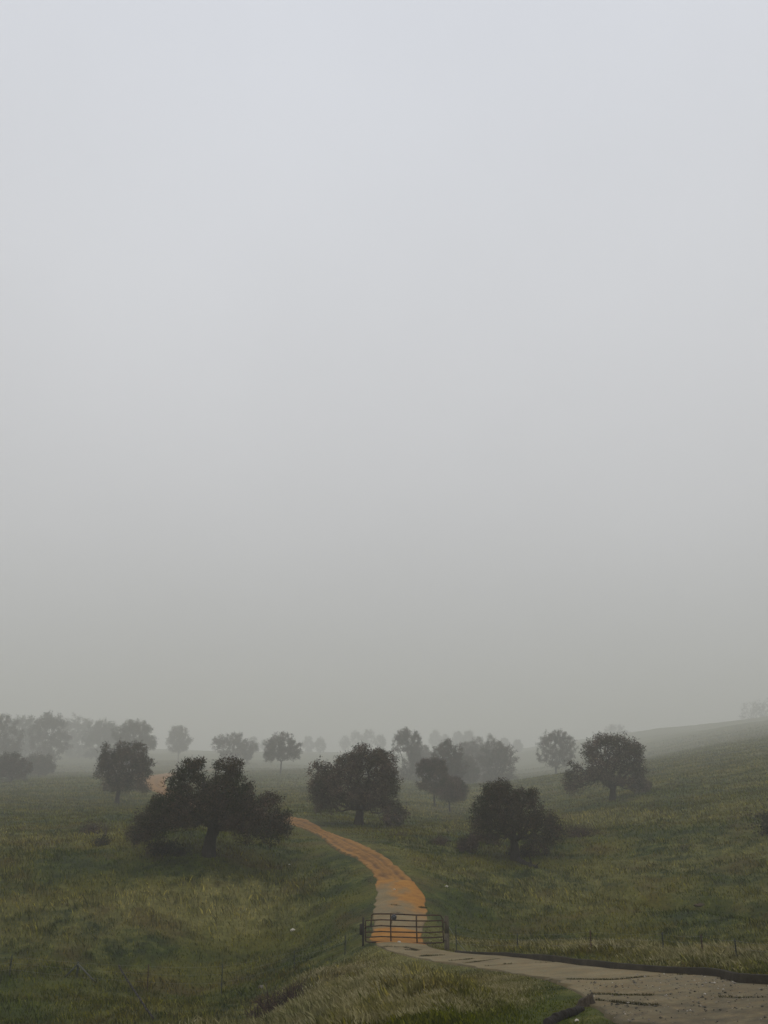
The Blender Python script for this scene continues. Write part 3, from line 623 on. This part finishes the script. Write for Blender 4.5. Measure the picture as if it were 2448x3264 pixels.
for i, (gx_, gy_, gw_) in enumerate([(548, 1600, 12), (573, 1604, 11), (666, 1600, 13), (692, 1602, 12), (746, 1598, 12), (770, 1588, 15), (797, 1586, 15), (822, 1596, 12), (940, 1588, 14), (962, 1596, 12),
                                     (990, 1590, 14), (1012, 1588, 13), (1032, 1600, 11), (1090, 1602, 12), (1118, 1606, 10)]):
    FAR.append((gx_, 385 + (i * 37) % 50, [(gx_, gy_, gw_ * .75, gw_ * .7), (gx_ - gw_ * .5, gy_ + gw_ * .7, gw_ * .6, gw_ * .7), (gx_ + gw_ * .5, gy_ + gw_ * .8, gw_ * .6, gw_ * .7), (gx_, gy_ + gw_ * 1.5, gw_ * .7, gw_ * .6)],
                [(gx_, gy_ + gw_ * 2.2), (gx_, gy_ + gw_ * 1.9)], .35, 1, 'ghostly skyline oak nearly lost in fog, ' + ORD[i] + ' of the ghostly ones from the left'))
for i, (bx, r, bl, tk, tr, mt, lab) in enumerate(FAR):
    ghost = lab.startswith('ghost'); q_ = 1.0 if ghost else (1.38 if 860 < bx < 1120 and r > 200 else 1.2)
    bl = [(a, c, d * q_, e * q_) for a, c, d, e in bl]
    area_px = sum(b[2] * b[3] for b in bl)
    px_tree(100 + i, bx, None, bl, tk, 380, int(min(24000, 6000 + area_px * 8)), tr, r=r, label=lab, leaf=.00062 * min(gr(r), 700) * (1.15 if bx < 340 or 860 < bx < 1120 else 1), mtwig=(M_TWIG, M_TWIG_OLIVE)[mt], group='misty oaks across the valley', gap=(.16 if bx < 340 or 860 < bx < 1120 else .27))

# ------------------------------------------------------------------ shrubs, deadwood
def shrub(seed, sx, sy, w, h, n_tw, mat, name, label, cat, group=None, leafn=0, flat=.5, r=None):
    rng = np.random.RandomState(seed); base = hit(sx, sy, H); Pp = []
    root = empty(name, tuple(base), label, cat, group)
    for i in range(n_tw):
        a_ = rng.rand() * 2 * math.pi; rad = rng.rand() ** .6; p = np.array([math.cos(a_) * rad * w * .25, math.sin(a_) * rad * w * .2, -.1])
        tip = np.array([math.cos(a_) * rad * w * .5, math.sin(a_) * rad * w * .4, h * (.35 + .65 * rng.rand()) * (1 - flat * rad)])
        mid = (p + tip) / 2 + rng.normal(size=3) * .12 * h; t0 = .012 + .01 * rng.rand()
        Pp.append([(p, t0 * 1.6), (mid, t0), (tip, t0 * .4)])
        for k in range(3):
            e = mid * (1 - k / 3) + tip * k / 3; Pp.append([(e, t0 * .6), (e + rng.normal(size=3) * .22 * h + [0, 0, .1 * h], t0 * .3)])
    Pp.insert(0, [(np.array([0, 0, -.12]), max(.05, w * .16)), (np.array([0, 0, .04]), max(.04, w * .12))])
    tube_obj('stem', Pp, M_DARKWOOD if mat is M_TWIG_DARK else mat, root, 3)
    if leafn:
        o_ = np.array([q_[1][0] for q_ in Pp[1:]])[rng.randint(0, len(Pp) - 1, leafn)] + rng.normal(size=(leafn, 3)) * .12 * h; o_[:, 2] = np.maximum(o_[:, 2], .02)
        dd = rng.normal(size=(leafn, 3)); dd /= np.linalg.norm(dd, axis=1)[:, None]; ss = np.cross(dd, rng.normal(size=(leafn, 3))); ss /= np.linalg.norm(ss, axis=1)[:, None]
        l_ = .10 * h + .03
        V = np.stack([o_, o_ + dd * l_ * .5 + ss * l_ * .35, o_ + dd * l_, o_ + dd * l_ * .5 - ss * l_ * .3], 1).reshape(-1, 3)
        mesh_from('foliage', V, (np.arange(leafn)[:, None] * 4 + np.arange(4)).ravel(), np.full(leafn, 4), mat, root)
    return root
shrub(11, 352, 1845, 2.4, 1.1, 40, M_TWIG_DARK, 'dead_brush', 'dark brush heap on the ground below the left limbs of the huge oak', 'brush', None, 1500)
shrub(12, 388, 1848, 1.2, .7, 20, M_TWIG_DARK, 'dead_brush', 'small dark brush clump right of the heap below the huge oak', 'brush', None, 500)
shrub(13, 1011, 1842, 1.6, .35, 24, M_TWIG_DARK, 'dead_brush', 'low dark brush around the foot of the oak sapling', 'brush', None, 500)
shrub(14, 1135, 1850, 2.6, 1.0, 40, M_TWIG_DARK, 'dead_brush', 'dark fallen brush right of the trunk of the sagging oak', 'brush', None, 1600)
shrub(15, 1255, 1806, 4.2, .9, 60, M_SHRUB, 'dead_brush', 'reddish brown brush pile right of the sagging oak', 'brush', None, 1600)
shrub(16, 950, 1826, 2.2, .8, 30, M_SHRUB, 'dead_brush', 'low twiggy brush in the grass between the domed oak and the sapling', 'brush', None, 500)
shrub(17, 860, 1806, 2.0, .5, 20, M_SHRUB, 'dead_brush', 'faint brown brush in the grass below the domed oak', 'brush', None, 300)
shrub(18, 206, 1800, 2.4, 1.1, 36, M_SHRUB, 'dead_brush', 'brown brush beside the grey standing snag', 'brush', None, 500)
shrub(19, 222, 1826, 1.3, .8, 24, M_TWIG_DARK, 'dead_brush', 'dark brush clump below the grey standing snag', 'brush', None, 500)
shrub(20, 605, 2185, 2.2, .9, 70, M_SHRUB, 'bare_shrub', 'purplish bare thicket in the gully left of the grassy bank', 'shrub', None, 0)
shrub(21, 640, 2160, 1.8, .7, 50, M_SHRUB, 'bare_shrub', 'smaller bare thicket at the foot of the grassy bank', 'shrub', None, 0)
shrub(22, 575, 2208, 1.8, .8, 50, M_SHRUB, 'bare_shrub', 'bare thicket cut by the bottom edge in the gully', 'shrub', None, 0)
shrub(23, 1674, 1800, 2.0, 1.9, 40, M_TWIG_DARK, 'bare_shrub', 'dark bare shrub poking in from the right edge of the slope', 'shrub', None, 700, .2)

def log_obj(name, pts_px, r0, r1, mat, label, cat, lift=.1, jag=True, branch=0, seed=0):
    rng = np.random.RandomState(seed); pts = []
    for (sx, sy, up) in pts_px:
        q_ = hit(sx, sy, H); q_ = q_ + np.array([0, 0, up + lift]); pts.append(q_)
    base = pts[0].copy(); pts = np.array(pts); pth = smooth_curve(pts, 5) if len(pts) > 2 else np.array([pts[0] * (1 - t) + pts[1] * t for t in np.linspace(0, 1, 5)])
    rr_ = np.linspace(r0, r1, len(pth)) * (1 + .18 * (rng.rand(len(pth)) - .5))
    paths = [[(pth[i] + rng.normal(size=3) * r0 * .12, rr_[i]) for i in range(len(pth))]]
    for k in range(branch):
        i = rng.randint(1, len(pth)); paths.append([(pth[i], rr_[i] * .5), (pth[i] + rng.normal(size=3) * r0 * 1.8 + [0, 0, r0 * 1.5], rr_[i] * .15)])
    o_ = tube_obj(name, paths, mat, None, 9, base); o_.location = tuple(base); return tag(o_, label, cat)
log_obj('dead_snag', [(227, 1804, 0), (228, 1804, .4), (225, 1804, .85)], .11, .045, M_DEADWOOD, 'broken grey snag standing in the grass at the left', 'snag', 0, True, 2, 3)
log_obj('fallen_log', [(197, 1784, 0), (205, 1790, .1), (210, 1802, 0)], .14, .09, M_DEADWOOD, 'grey fallen log up the slope from the grey snag', 'log', .08, True, 2, 4)
log_obj('fallen_log', [(925, 1822, 0), (948, 1820, .1), (975, 1819, 0)], .12, .06, M_DARKWOOD, 'dark fallen limb lying between the domed oak and the sapling', 'log', .08, True, 4, 5)
log_obj('fallen_log', [(1120, 1862, 0), (1142, 1872, .05), (1160, 1876, 0)], .2, .1, M_DARKWOOD, 'dark fallen limb at the foot of the sagging oak', 'log', .08, True, 3, 6)
log_obj('fallen_log', [(1182, 2216, .0), (1205, 2206, .02), (1232, 2196, .03), (1256, 2184, 0)], .10, .07, M_DARKWOOD, 'black fallen log at the bottom edge below the old stump', 'log', .04, True, 0, 7)
log_obj('bent_pole', [(256, 2098, .25), (268, 2122, .28), (288, 2155, .3), (306, 2185, .3), (330, 2222, .3)], .038, .032, M_DARKWOOD, 'long dark pole leaning down the slope at the bottom left', 'pole', 0, True, 0, 8)

def lumpy(name, base, size, mat, label=None, cat=None, seed=0, rough=.35, sink=.25, group=None, parent=None):
    rng = np.random.RandomState(seed); nu, nv = 14, 9; V = [];
    for j in range(nv + 1):
        ph = math.pi * j / nv
        for i in range(nu):
            th = 2 * math.pi * i / nu; d = np.array([math.sin(ph) * math.cos(th), math.sin(ph) * math.sin(th), math.cos(ph)])
            nz = vnoise(np.array([d[0] * 1.6 + seed * 3.1 + d[2]]), np.array([d[1] * 1.6 + 7 + d[2] * 1.3]), seed)[0] * .6 + rng.rand() * .3 * (0 < j < nv)
            V.append(d * np.array(size) * (1 - rough + rough * 2 * nz))
    V = np.array(V); V[:, 2] += size[2] * (1 - sink * 2)
    Fq = [(j * nu + i, j * nu + (i + 1) % nu, (j + 1) * nu + (i + 1) % nu, (j + 1) * nu + i) for j in range(nv) for i in range(nu)]
    o_ = mesh_from(name, V, Fq, np.full(len(Fq), 4), mat, parent); o_.location = tuple(base)
    return tag(o_, label, cat, group)
# old stump beside the near road edge: fluted trunk with a broken top
def stump():
    base = hit(1266, 2172, H); rng = np.random.RandomState(5); nu = 26; V = []; rows = 9; hh = .15
    for j in range(rows):
        t = j / (rows - 1)
        for i in range(nu):
            th = 2 * math.pi * i / nu; fl = 1 + .10 * math.sin(3 * th + 1) + .06 * math.sin(7 * th) + .10 * rng.rand()
            r_ = (.19 - .05 * t + .13 * (1 - t) ** 2) * fl; z_ = -.15 + t * (hh + .15) + (t ** 3) * (.07 * math.sin(th + 2) + .03 * rng.rand())
            V.append((r_ * math.cos(th), r_ * math.sin(th), z_))
    for i in range(nu):
        th = 2 * math.pi * i / nu; V.append((.08 * math.cos(th), .08 * math.sin(th), hh * .62 + .04 * rng.rand()))
    Fq = [(j * nu + i, j * nu + (i + 1) % nu, (j + 1) * nu + (i + 1) % nu, (j + 1) * nu + i) for j in range(rows) for i in range(nu)]
    flat = [k for q_ in Fq for k in q_] + [rows * nu + i for i in range(nu)]
    o_ = mesh_from('tree_stump', V, flat, [4] * len(Fq) + [nu], M_STUMP); o_.location = tuple(base)
    tag(o_, 'broken weathered stump at the left edge of the concrete road, bottom right', 'stump')
stump()
for i, (sx, sy, s, m, lab) in enumerate([(632, 2011, .15, M_ROCK, 'white rock in the grass left of the metal gate'), (965, 1916, .11, M_ROCK, 'small white rock in the grass right of the orange road'),
        (625, 1868, .07, M_ROCK, 'tiny white stone in the grass below the huge oak'), (565, 2135, .16, M_STONE, 'grey stone near the fence line in the gully'), (1246, 2206, .045, M_ROCK, 'tiny white pebble beside the black log at the bottom'),
        (862, 2036, .07, M_ROCK, 'pale flat stone on the concrete just inside the gate foot'), (852, 1922, .07, M_ROCK, 'pale stone lying on the road above the gate')]):
    q_ = hit(sx, sy, H); lumpy('rock', q_, (s, s * .8, s * .55), m, lab, 'rock', 40 + i)
for i, (sx, sy, s, lab) in enumerate([(1524, 1958, .42, 'brown earth mound at the middle of the eroded gully')]):
    q_ = hit(sx, sy, H); lumpy('earth_mound', q_ + np.array([0, .3, -.05]), (s * 1.2, s * .6, s * .30), M_SOIL, lab, 'earth mound', 60 + i, .45, .3)

# ------------------------------------------------------------------ gate
gu = (GATE_B - GATE_A); gu[2] = 0; GL = np.linalg.norm(gu); gu /= GL
gbase = GATE_A.copy(); gz0 = H0(GATE_A[0], GATE_A[1])[0]; gbase[2] = gz0
k40 = 40 / F / cp
groot = empty('metal_gate', tuple(gbase), 'closed rusty tubular farm gate across the road', 'gate')
def gp(sx, sy):
    u = (sx - 789) / 168.0; yb = at_r(0, 0, 1)[0] * 0
    P_ = gbase * (1 - u) + np.array([GATE_B[0], GATE_B[1], H0(GATE_B[0], GATE_B[1])[0]]) * u
    # height from the sight line through that pixel at the gate's plane
    d = ray(sx, sy); z = d[2] * (P_[1] / d[1]); return np.array([P_[0], P_[1], z]) - gbase
def rail(ys, x0=789, x1=957, r_=.024):
    xs = np.linspace(x0, x1, 15); yy = np.interp(xs, [789, 873, 957], ys)
    yy = yy + 1.6 * (1 - ((xs - 873) / 84) ** 2) * (-.9)
    return [(gp(x_, y_), r_) for x_, y_ in zip(xs, yy)]
def zpx(zx, zy): return (zx / 4.608 + 1120) / 1.4756, (2860 + zy / 4.608) / 1.4756
def zp(zx, zy): return gp(*zpx(zx, zy))
R_ = .026
top = [zp(288, 425), zp(300, 265), zp(320, 246), zp(440, 243), zp(585, 244), zp(780, 252), zp(965, 262), zp(1150, 264), zp(1285, 262), zp(1325, 275), zp(1345, 320), zp(1350, 480), zp(1356, 662)]
bot = [zp(1356, 662), zp(1200, 672), zp(965, 675), zp(760, 664), zp(585, 655), zp(400, 656), zp(260, 662), zp(212, 650), zp(208, 590), zp(206, 470), zp(206, 348)]
tube_obj('frame', [[(p, R_ * 1.1) for p in top], [(p, R_ * 1.1) for p in bot]], M_RUST, groot, 8)
for ys in [((206, 345), (300, 338), (440, 330), (585, 334), (780, 342), (965, 348), (1150, 348), (1340, 342)), ((206, 435), (300, 428), (440, 416), (585, 424), (780, 430), (965, 435), (1150, 435), (1345, 428)),
           ((208, 516), (300, 512), (440, 502), (585, 508), (780, 512), (965, 516), (1150, 518), (1350, 508)), ((208, 588), (300, 584), (440, 576), (585, 582), (780, 588), (965, 596), (1150, 594), (1355, 582))]:
    tube_obj('rail', [[(zp(*p) + np.array([0, -.0, 0]), R_) for p in ys]], M_RUST, groot, 8)
for pts_ in [((586, 246), (586, 440), (590, 657)), ((966, 264), (966, 440), (974, 674))]:
    tube_obj('upright', [[(zp(*p) + np.array([0, -.03, 0]), R_ * 1.15) for p in pts_]], M_RUST, groot, 8)
# round lock guard hanging on the first upright
lc = zp(635, 290) + np.array([0, -.07, 0]); kk = 40 / F / cp / 4.608 / 1.4756
ring = [(lc + np.array([math.cos(t) * .085, 0, math.sin(t) * .085]), .035) for t in np.linspace(0, 2 * math.pi, 19)]
lk = tube_obj('lock_guard', [ring, [(lc + np.array([-.05, 0, 0]), .07), (lc + np.array([.05, 0, 0]), .07)], [(lc + np.array([-.07, 0, .02]), .03), (zp(586, 300), .015)]], M_GREY, groot, 8)
tube_obj('chain', [[(zp(255, 440) + np.array([0, -.03, 0]), .012), (zp(262, 480), .012), (zp(258, 515), .012)]], M_RUST, groot, 5)
tube_obj('chain', [[(zp(600, 330), .012), (zp(606, 370), .012), (zp(598, 385), .012)]], M_RUST, groot, 5)
# posts either side
def post_world(sx, sy_bottom, sy_top, r_dist):
    p = at_r(sx, sy_bottom, r_dist); zg = H(p[0], p[1])[0]; return p, zg
pr_ = GATE_B + gu * .16; zg = H(pr_[0], pr_[1])[0]; pb = np.array([pr_[0], pr_[1], zg])
ztop = gp(*zpx(1368, 268))[2] + gbase[2]
gpr = empty('gate_post', tuple(pb), 'grey wooden post at the right end of the gate', 'post')
tube_obj('post', [[(np.array([0, 0, -.4]), .105), (np.array([.01, 0, (ztop - zg) * .5]), .10), (np.array([.0, 0, ztop - zg - .03]), .095), (np.array([0, 0, ztop - zg]), .06)]], M_DEADWOOD, gpr, 12)
for hz_ in (.82, .30): tube_obj('hinge', [[(np.array([-.17, -.02, (ztop - zg) * hz_]), .018), (np.array([.0, -.09, (ztop - zg) * hz_]), .018)]], M_RUST, gpr, 6)
bw = H(pb[0] + 1.0, pb[1] + .4)[0] - zg
tube_obj('brace_wire', [[(np.array([.07, 0, (ztop - zg) * .72]), .010), (np.array([.55, .3, .32 + bw * .5]), .010), (np.array([1.0, .4, bw]), .010)]], M_GALV, gpr, 5)
pl_ = GATE_A - gu * .10; zg = H(pl_[0], pl_[1])[0]; pb = np.array([pl_[0], pl_[1] + .05, zg])
gpl = empty('gate_post', tuple(pb), 'short dark post at the left end of the gate', 'post')
ztl = gp(*zpx(180, 300))[2] + gbase[2]
tube_obj('post', [[(np.array([0, 0, -.4]), .05), (np.array([0, 0, (ztl - zg)]), .045)]], M_DARKWOOD, gpl, 8)
tube_obj('latch_block', [[(np.array([-.09, 0, (ztl - zg) * .40]), .075), (np.array([-.085, 0, (ztl - zg) * .78]), .07)]], M_DARKWOOD, gpl, 8)

# ------------------------------------------------------------------ wire fences
def fence(label, posts, mat_list, leads=None, heights=None):
    """posts: (sx, y_top, y_base, distance)"""
    P_ = []
    for sx, yt, yb, r_ in posts:
        p = at_r(sx, yt, r_); zg = H(p[0], p[1])[0]; P_.append((np.array([p[0], p[1], zg]), p[2] - zg))
    root = empty('wire_fence', tuple(P_[0][0]), label, 'fence'); b0 = P_[0][0]
    for (p, h_), m in zip(P_, mat_list):
        h_ = max(h_, .75); lean = np.array([random.Random(p[0]).uniform(-.04, .04), 0, 0]); c = p - b0
        pts_ = [(c + [0, 0, -.3], .026), (c + lean * .5 + [0, 0, h_ * .5], .024), (c + lean + [0, 0, h_], .022)]
        fl = [[(c + lean * t + [-.045, 0, h_ * t], .010), (c + lean * t + [.045, 0, h_ * t], .010)] for t in (.3, .5, .7, .9)]
        tube_obj('post', [pts_] + fl, m, root, 6)
    seq = [(c, h_) for c, h_ in P_]
    for lv in (.35, .65, .92):
        pth = []
        for i in range(len(seq) - 1):
            for t in np.linspace(0, 1, 8)[(0 if i == 0 else 1):]:
                a_ = seq[i][0] + [0, 0, max(seq[i][1], .75) * lv]; c = seq[i + 1][0] + [0, 0, max(seq[i + 1][1], .75) * lv]
                pth.append((a_ * (1 - t) + c * t - b0 - np.array([0, 0, .05 * math.sin(math.pi * t)]), .0022))
        tube_obj('wire', [pth], M_GALV, root, 4)
fence('wire fence on steel posts crossing the left gully below the gate', [(-60, 2062, 2116, 45), (25, 2063, 2115, 45), (322, 2083, 2126, 44.5), (481, 2082, 2140, 43.5), (636.5, 2066, 2114, 43), (745, 2020, 2060, 41)],
      [M_TPOST, M_TPOST, M_RUST, M_TPOST, M_TPOST, M_TPOST])
fence('wire fence on thin posts behind the curb right of the gate', [(985, 1998, 2036, 41), (1117, 2019, 2052, 42), (1277, 2044, 2075, 39), (1433, 2050, 2078, 36.5), (1517, 2046, 2080, 35), (1588, 2040, 2080, 33.5), (1710, 2036, 2090, 31)],
      [M_TPOST, M_TPOST, M_RUST, M_TPOST, M_RUST, M_TPOST, M_TPOST])
# A-shaped brace
pk = at_r(169, 2079, 45); zk = H(pk[0], pk[1])[0]; la = hit(139, 2112, H); lb = hit(205, 2122, H)
br = empty('fence_brace', (pk[0], pk[1], zk), 'leaning A-shaped brace post in the grass at the bottom left', 'brace')
bo = np.array([pk[0], pk[1], zk])
tube_obj('post', [[(np.array([0, 0, -.3]), .05), (pk - bo + [0, 0, .03], .045)]], M_TPOST, br, 8)
tube_obj('strut', [[(pk - bo + [0, 0, -.06], .035), (la - bo, .035)]], M_TPOST, br, 6)
s2 = tube_obj('strut', [[(pk - bo + [0, -.05, -.04], .035), (lb - bo + [0, 0, .02], .035)]], M_BRACE, br, 6); s2['label'] = 'pale pipe strut'

# ------------------------------------------------------------------ grass
def blades(name, x, y, hgt, wid, lean, mat, seed, z=None, dry=None, lime=None):
    rng = np.random.RandomState(seed); n_ = len(x)
    sd = road_sd(x, y); keep = sd > .02 if z is None else np.ones(n_, bool)
    if z is None:
        cd = np.full(n_, 9.0); mm = (y < 40) & (y > 5) & (x > 4) & (x < 20); cd[mm] = seg_dist(x[mm], y[mm], CURB); keep &= cd > .26
    x = x[keep]; y = y[keep]; hgt = hgt[keep]; wid = wid[keep]; n_ = len(x); sd = sd[keep]
    if z is None: z = H(x, y, sd)
    else: z = z[keep]
    dr, lm = dry_fields(x, y)
    an = rng.rand(n_) * 2 * math.pi; ca = np.cos(an); sa = np.sin(an)
    la = rng.rand(n_) * lean; lz = rng.rand(n_) * 2 * math.pi
    tipx = np.cos(lz) * la * hgt - .15 * hgt * lean; tipy = np.sin(lz) * la * hgt
    hz = hgt * np.sqrt(np.clip(1 - la ** 2 * .8, .2, 1))
    b0 = np.stack([x - ca * wid, y - sa * wid, z - .03], 1); b1 = np.stack([x + ca * wid, y + sa * wid, z - .03], 1)
    m0 = np.stack([x + ca * wid * .7 + tipx * .35, y + sa * wid * .7 + tipy * .35, z + hz * .62], 1)
    tp = np.stack([x + tipx, y + tipy, z + hz], 1)
    V = np.stack([b0, b1, m0, tp], 1).reshape(-1, 3)
    Fq = (np.arange(n_)[:, None] * 4 + np.arange(4)).ravel()
    at = {'dry': np.repeat(dr, 4), 'lime': np.repeat(lm, 4)}
    return mesh_from(name, V, Fq, np.full(n_, 4), mat, None, at)
rng = np.random.RandomState(77)
def scatter(N, r0, r1, th=32):
    r = r0 * (r1 / r0) ** rng.rand(N); t = np.radians(rng.uniform(-th, th, N)); return r * np.sin(t), r * np.cos(t), r
GX, GY, GH, GW = [], [], [], []
x, y, r = scatter(680000, 15, 700)
dr, _ = dry_fields(x, y); clump = fbm(x / 1.1, y / 1.1, 55, 3)
h_ = (.10 + .22 * clump ** 1.5 + .28 * np.clip(dr, 0, 1) * (clump + .3)) * rng.uniform(.5, 1.2, len(x)) * np.clip((r / 60) ** .45, .75, 3)
h_ *= 1 + .5 * (fbm(x / .45, y / .45, 91, 2) > .62)
sdd = road_sd(x, y); h_ *= np.clip(.16 + .22 * sdd, .16, 1)
w_ = np.maximum(.005, .00036 * r) * rng.uniform(.6, 1.3, len(x))
GX.append(x); GY.append(y); GH.append(h_); GW.append(w_)
g_ob = blades('grass', np.concatenate(GX), np.concatenate(GY), np.concatenate(GH), np.concatenate(GW), .75, M_GRASS, 5)
tag(g_ob, 'green and straw coloured meadow grass over the fields', 'grass', None, 'stuff')
# tall dry grass on the bank in front
N = 700000; x, y, r = scatter(N, 16, 48, 28); dr, _ = dry_fields(x, y); k_ = rng.rand(N) < np.clip((dr - .12) * 2.4, 0, 1)
x = x[k_]; y = y[k_]; r = r[k_]; h_ = rng.uniform(.16, .50, len(x)) * (.5 + .7 * fbm(x * 1.3, y * 1.3, 4)); sdd = road_sd(x, y); h_ *= np.clip(.10 + sdd * .17, .10, 1)
o = blades('tall_grass', x, y, h_, np.maximum(.0019, .00009 * r), .95, M_STRAW, 9); tag(o, 'tall dry straw grass leaning on the bank below the gate', 'grass', None, 'stuff')
# weeds in the slab joints
wx, wy = [], []
for ln, wgt in crack_w:
    L_ = np.linalg.norm(ln[-1] - ln[0]); m_ = int(300 * L_ * wgt); t = rng.rand(m_) * (len(ln) - 1); i = t.astype(int); f_ = (t - i)[:, None]
    p = ln[i] * (1 - f_) + ln[i + 1] * f_ + rng.normal(size=(m_, 2)) * .05; kk_ = fbm(p[:, 0] * 1.3, p[:, 1] * 1.3, 12) > .36; wx.append(p[kk_, 0]); wy.append(p[kk_, 1])
m_ = 2600; t = rng.rand(m_) * (len(CURB) - 1.01); i = t.astype(int); f_ = (t - i)[:, None]; p = CURB[i] * (1 - f_) + CURB[i + 1] * f_ + rng.normal(size=(m_, 2)) * .05
kk_ = fbm(p[:, 0] * .7, p[:, 1] * .7, 14) > .50; wx.append(p[kk_, 0]); wy.append(p[kk_, 1])
wx = np.concatenate(wx); wy = np.concatenate(wy)
M_WEED = twigs('joint_weeds', (.040, .032, .014), (.05, .055, .015))
o = blades('weeds', wx, wy, rng.uniform(.010, .055, len(wx)) * (.4 + fbm(wx * 2, wy * 2, 3)), np.full(len(wx), .007), 1.0, M_WEED, 6, z=H0(wx, wy) - .01); tag(o, 'low weeds growing in the slab joints of the road', 'weeds', None, 'stuff')
# gravel on the near end of the road
N = 2600; t = rng.rand(N) ** 1.2; i = (t * 14 * 4.2).astype(int); v = rng.rand(N); p = cL[i] * (1 - v)[:, None] + cR[i] * v[:, None] + rng.normal(size=(N, 2)) * .4
k_ = (road_sd(p[:, 0], p[:, 1]) < -.1) & (fbm(p[:, 0] / 1.2, p[:, 1] / 1.2, 31) > .36); p = p[k_]; n_ = len(p); s_ = .008 + .030 * rng.rand(n_) ** 3
z_ = H0(p[:, 0], p[:, 1]) + .005
oc = np.array([(1, 0, 0), (0, 1, 0), (-1, 0, 0), (0, -1, 0), (0, 0, .7), (0, 0, -.5)], float)
rot = rng.rand(n_) * 6.28; V = oc[None] * s_[:, None, None] * rng.uniform(.6, 1.3, (n_, 6, 1)); cx_ = V[..., 0] * np.cos(rot)[:, None] - V[..., 1] * np.sin(rot)[:, None]; cy_ = V[..., 0] * np.sin(rot)[:, None] + V[..., 1] * np.cos(rot)[:, None]
V = np.stack([cx_ + p[:, :1], cy_ + p[:, 1:2], V[..., 2] + z_[:, None]], -1).reshape(-1, 3)
tri = np.array([(0, 1, 4), (1, 2, 4), (2, 3, 4), (3, 0, 4), (1, 0, 5), (2, 1, 5), (3, 2, 5), (0, 3, 5)])
Fq = (np.arange(n_)[:, None, None] * 6 + tri[None]).ravel()
M_GRAV, nt, b = new_mat('gravel_stone'); g = geo(nt)
nt.links.new(nramp(nt, g.outputs['Random Per Island'], [(0, (.03, .027, .022)), (.45, (.10, .09, .07)), (.85, (.24, .21, .17)), (1, (.5, .46, .4))]), b.inputs['Base Color'])
o = mesh_from('gravel', V, Fq, np.full(n_ * 8, 3), M_GRAV); tag(o, 'loose grey gravel scattered on the near concrete', 'gravel', None, 'stuff')

# ------------------------------------------------------------------ haze
zmin = float(gz.min()) - 1.0; zmax = float(gz.max()) + 28.0
hm = bpy.data.materials.new('haze_air'); hm.use_nodes = True; nt = hm.node_tree; nt.nodes.clear()
ho = nt.nodes.new('ShaderNodeOutputMaterial'); pv = nt.nodes.new('ShaderNodeVolumePrincipled')
pv.inputs['Color'].default_value = (.965, .962, .91, 1); pv.inputs['Density'].default_value = HAZE_DENSITY; pv.inputs['Anisotropy'].default_value = 0.0
nt.links.new(pv.outputs[0], ho.inputs['Volume'])
S = 2910.0
Vh = [(-S, -S, zmin), (S, -S, zmin), (S, S, zmin), (-S, S, zmin), (-S, -S, zmax), (S, -S, zmax), (S, S, zmax), (-S, S, zmax)]
Fh = [0, 3, 2, 1, 4, 5, 6, 7, 0, 1, 5, 4, 1, 2, 6, 5, 2, 3, 7, 6, 3, 0, 4, 7]
o = mesh_from('haze', Vh, Fh, [4] * 6, hm); tag(o, 'thin pale fog lying over the whole valley', 'haze', None, 'stuff')
print('terrain z', gz.min(), gz.max(), 'verts', len(Vg))
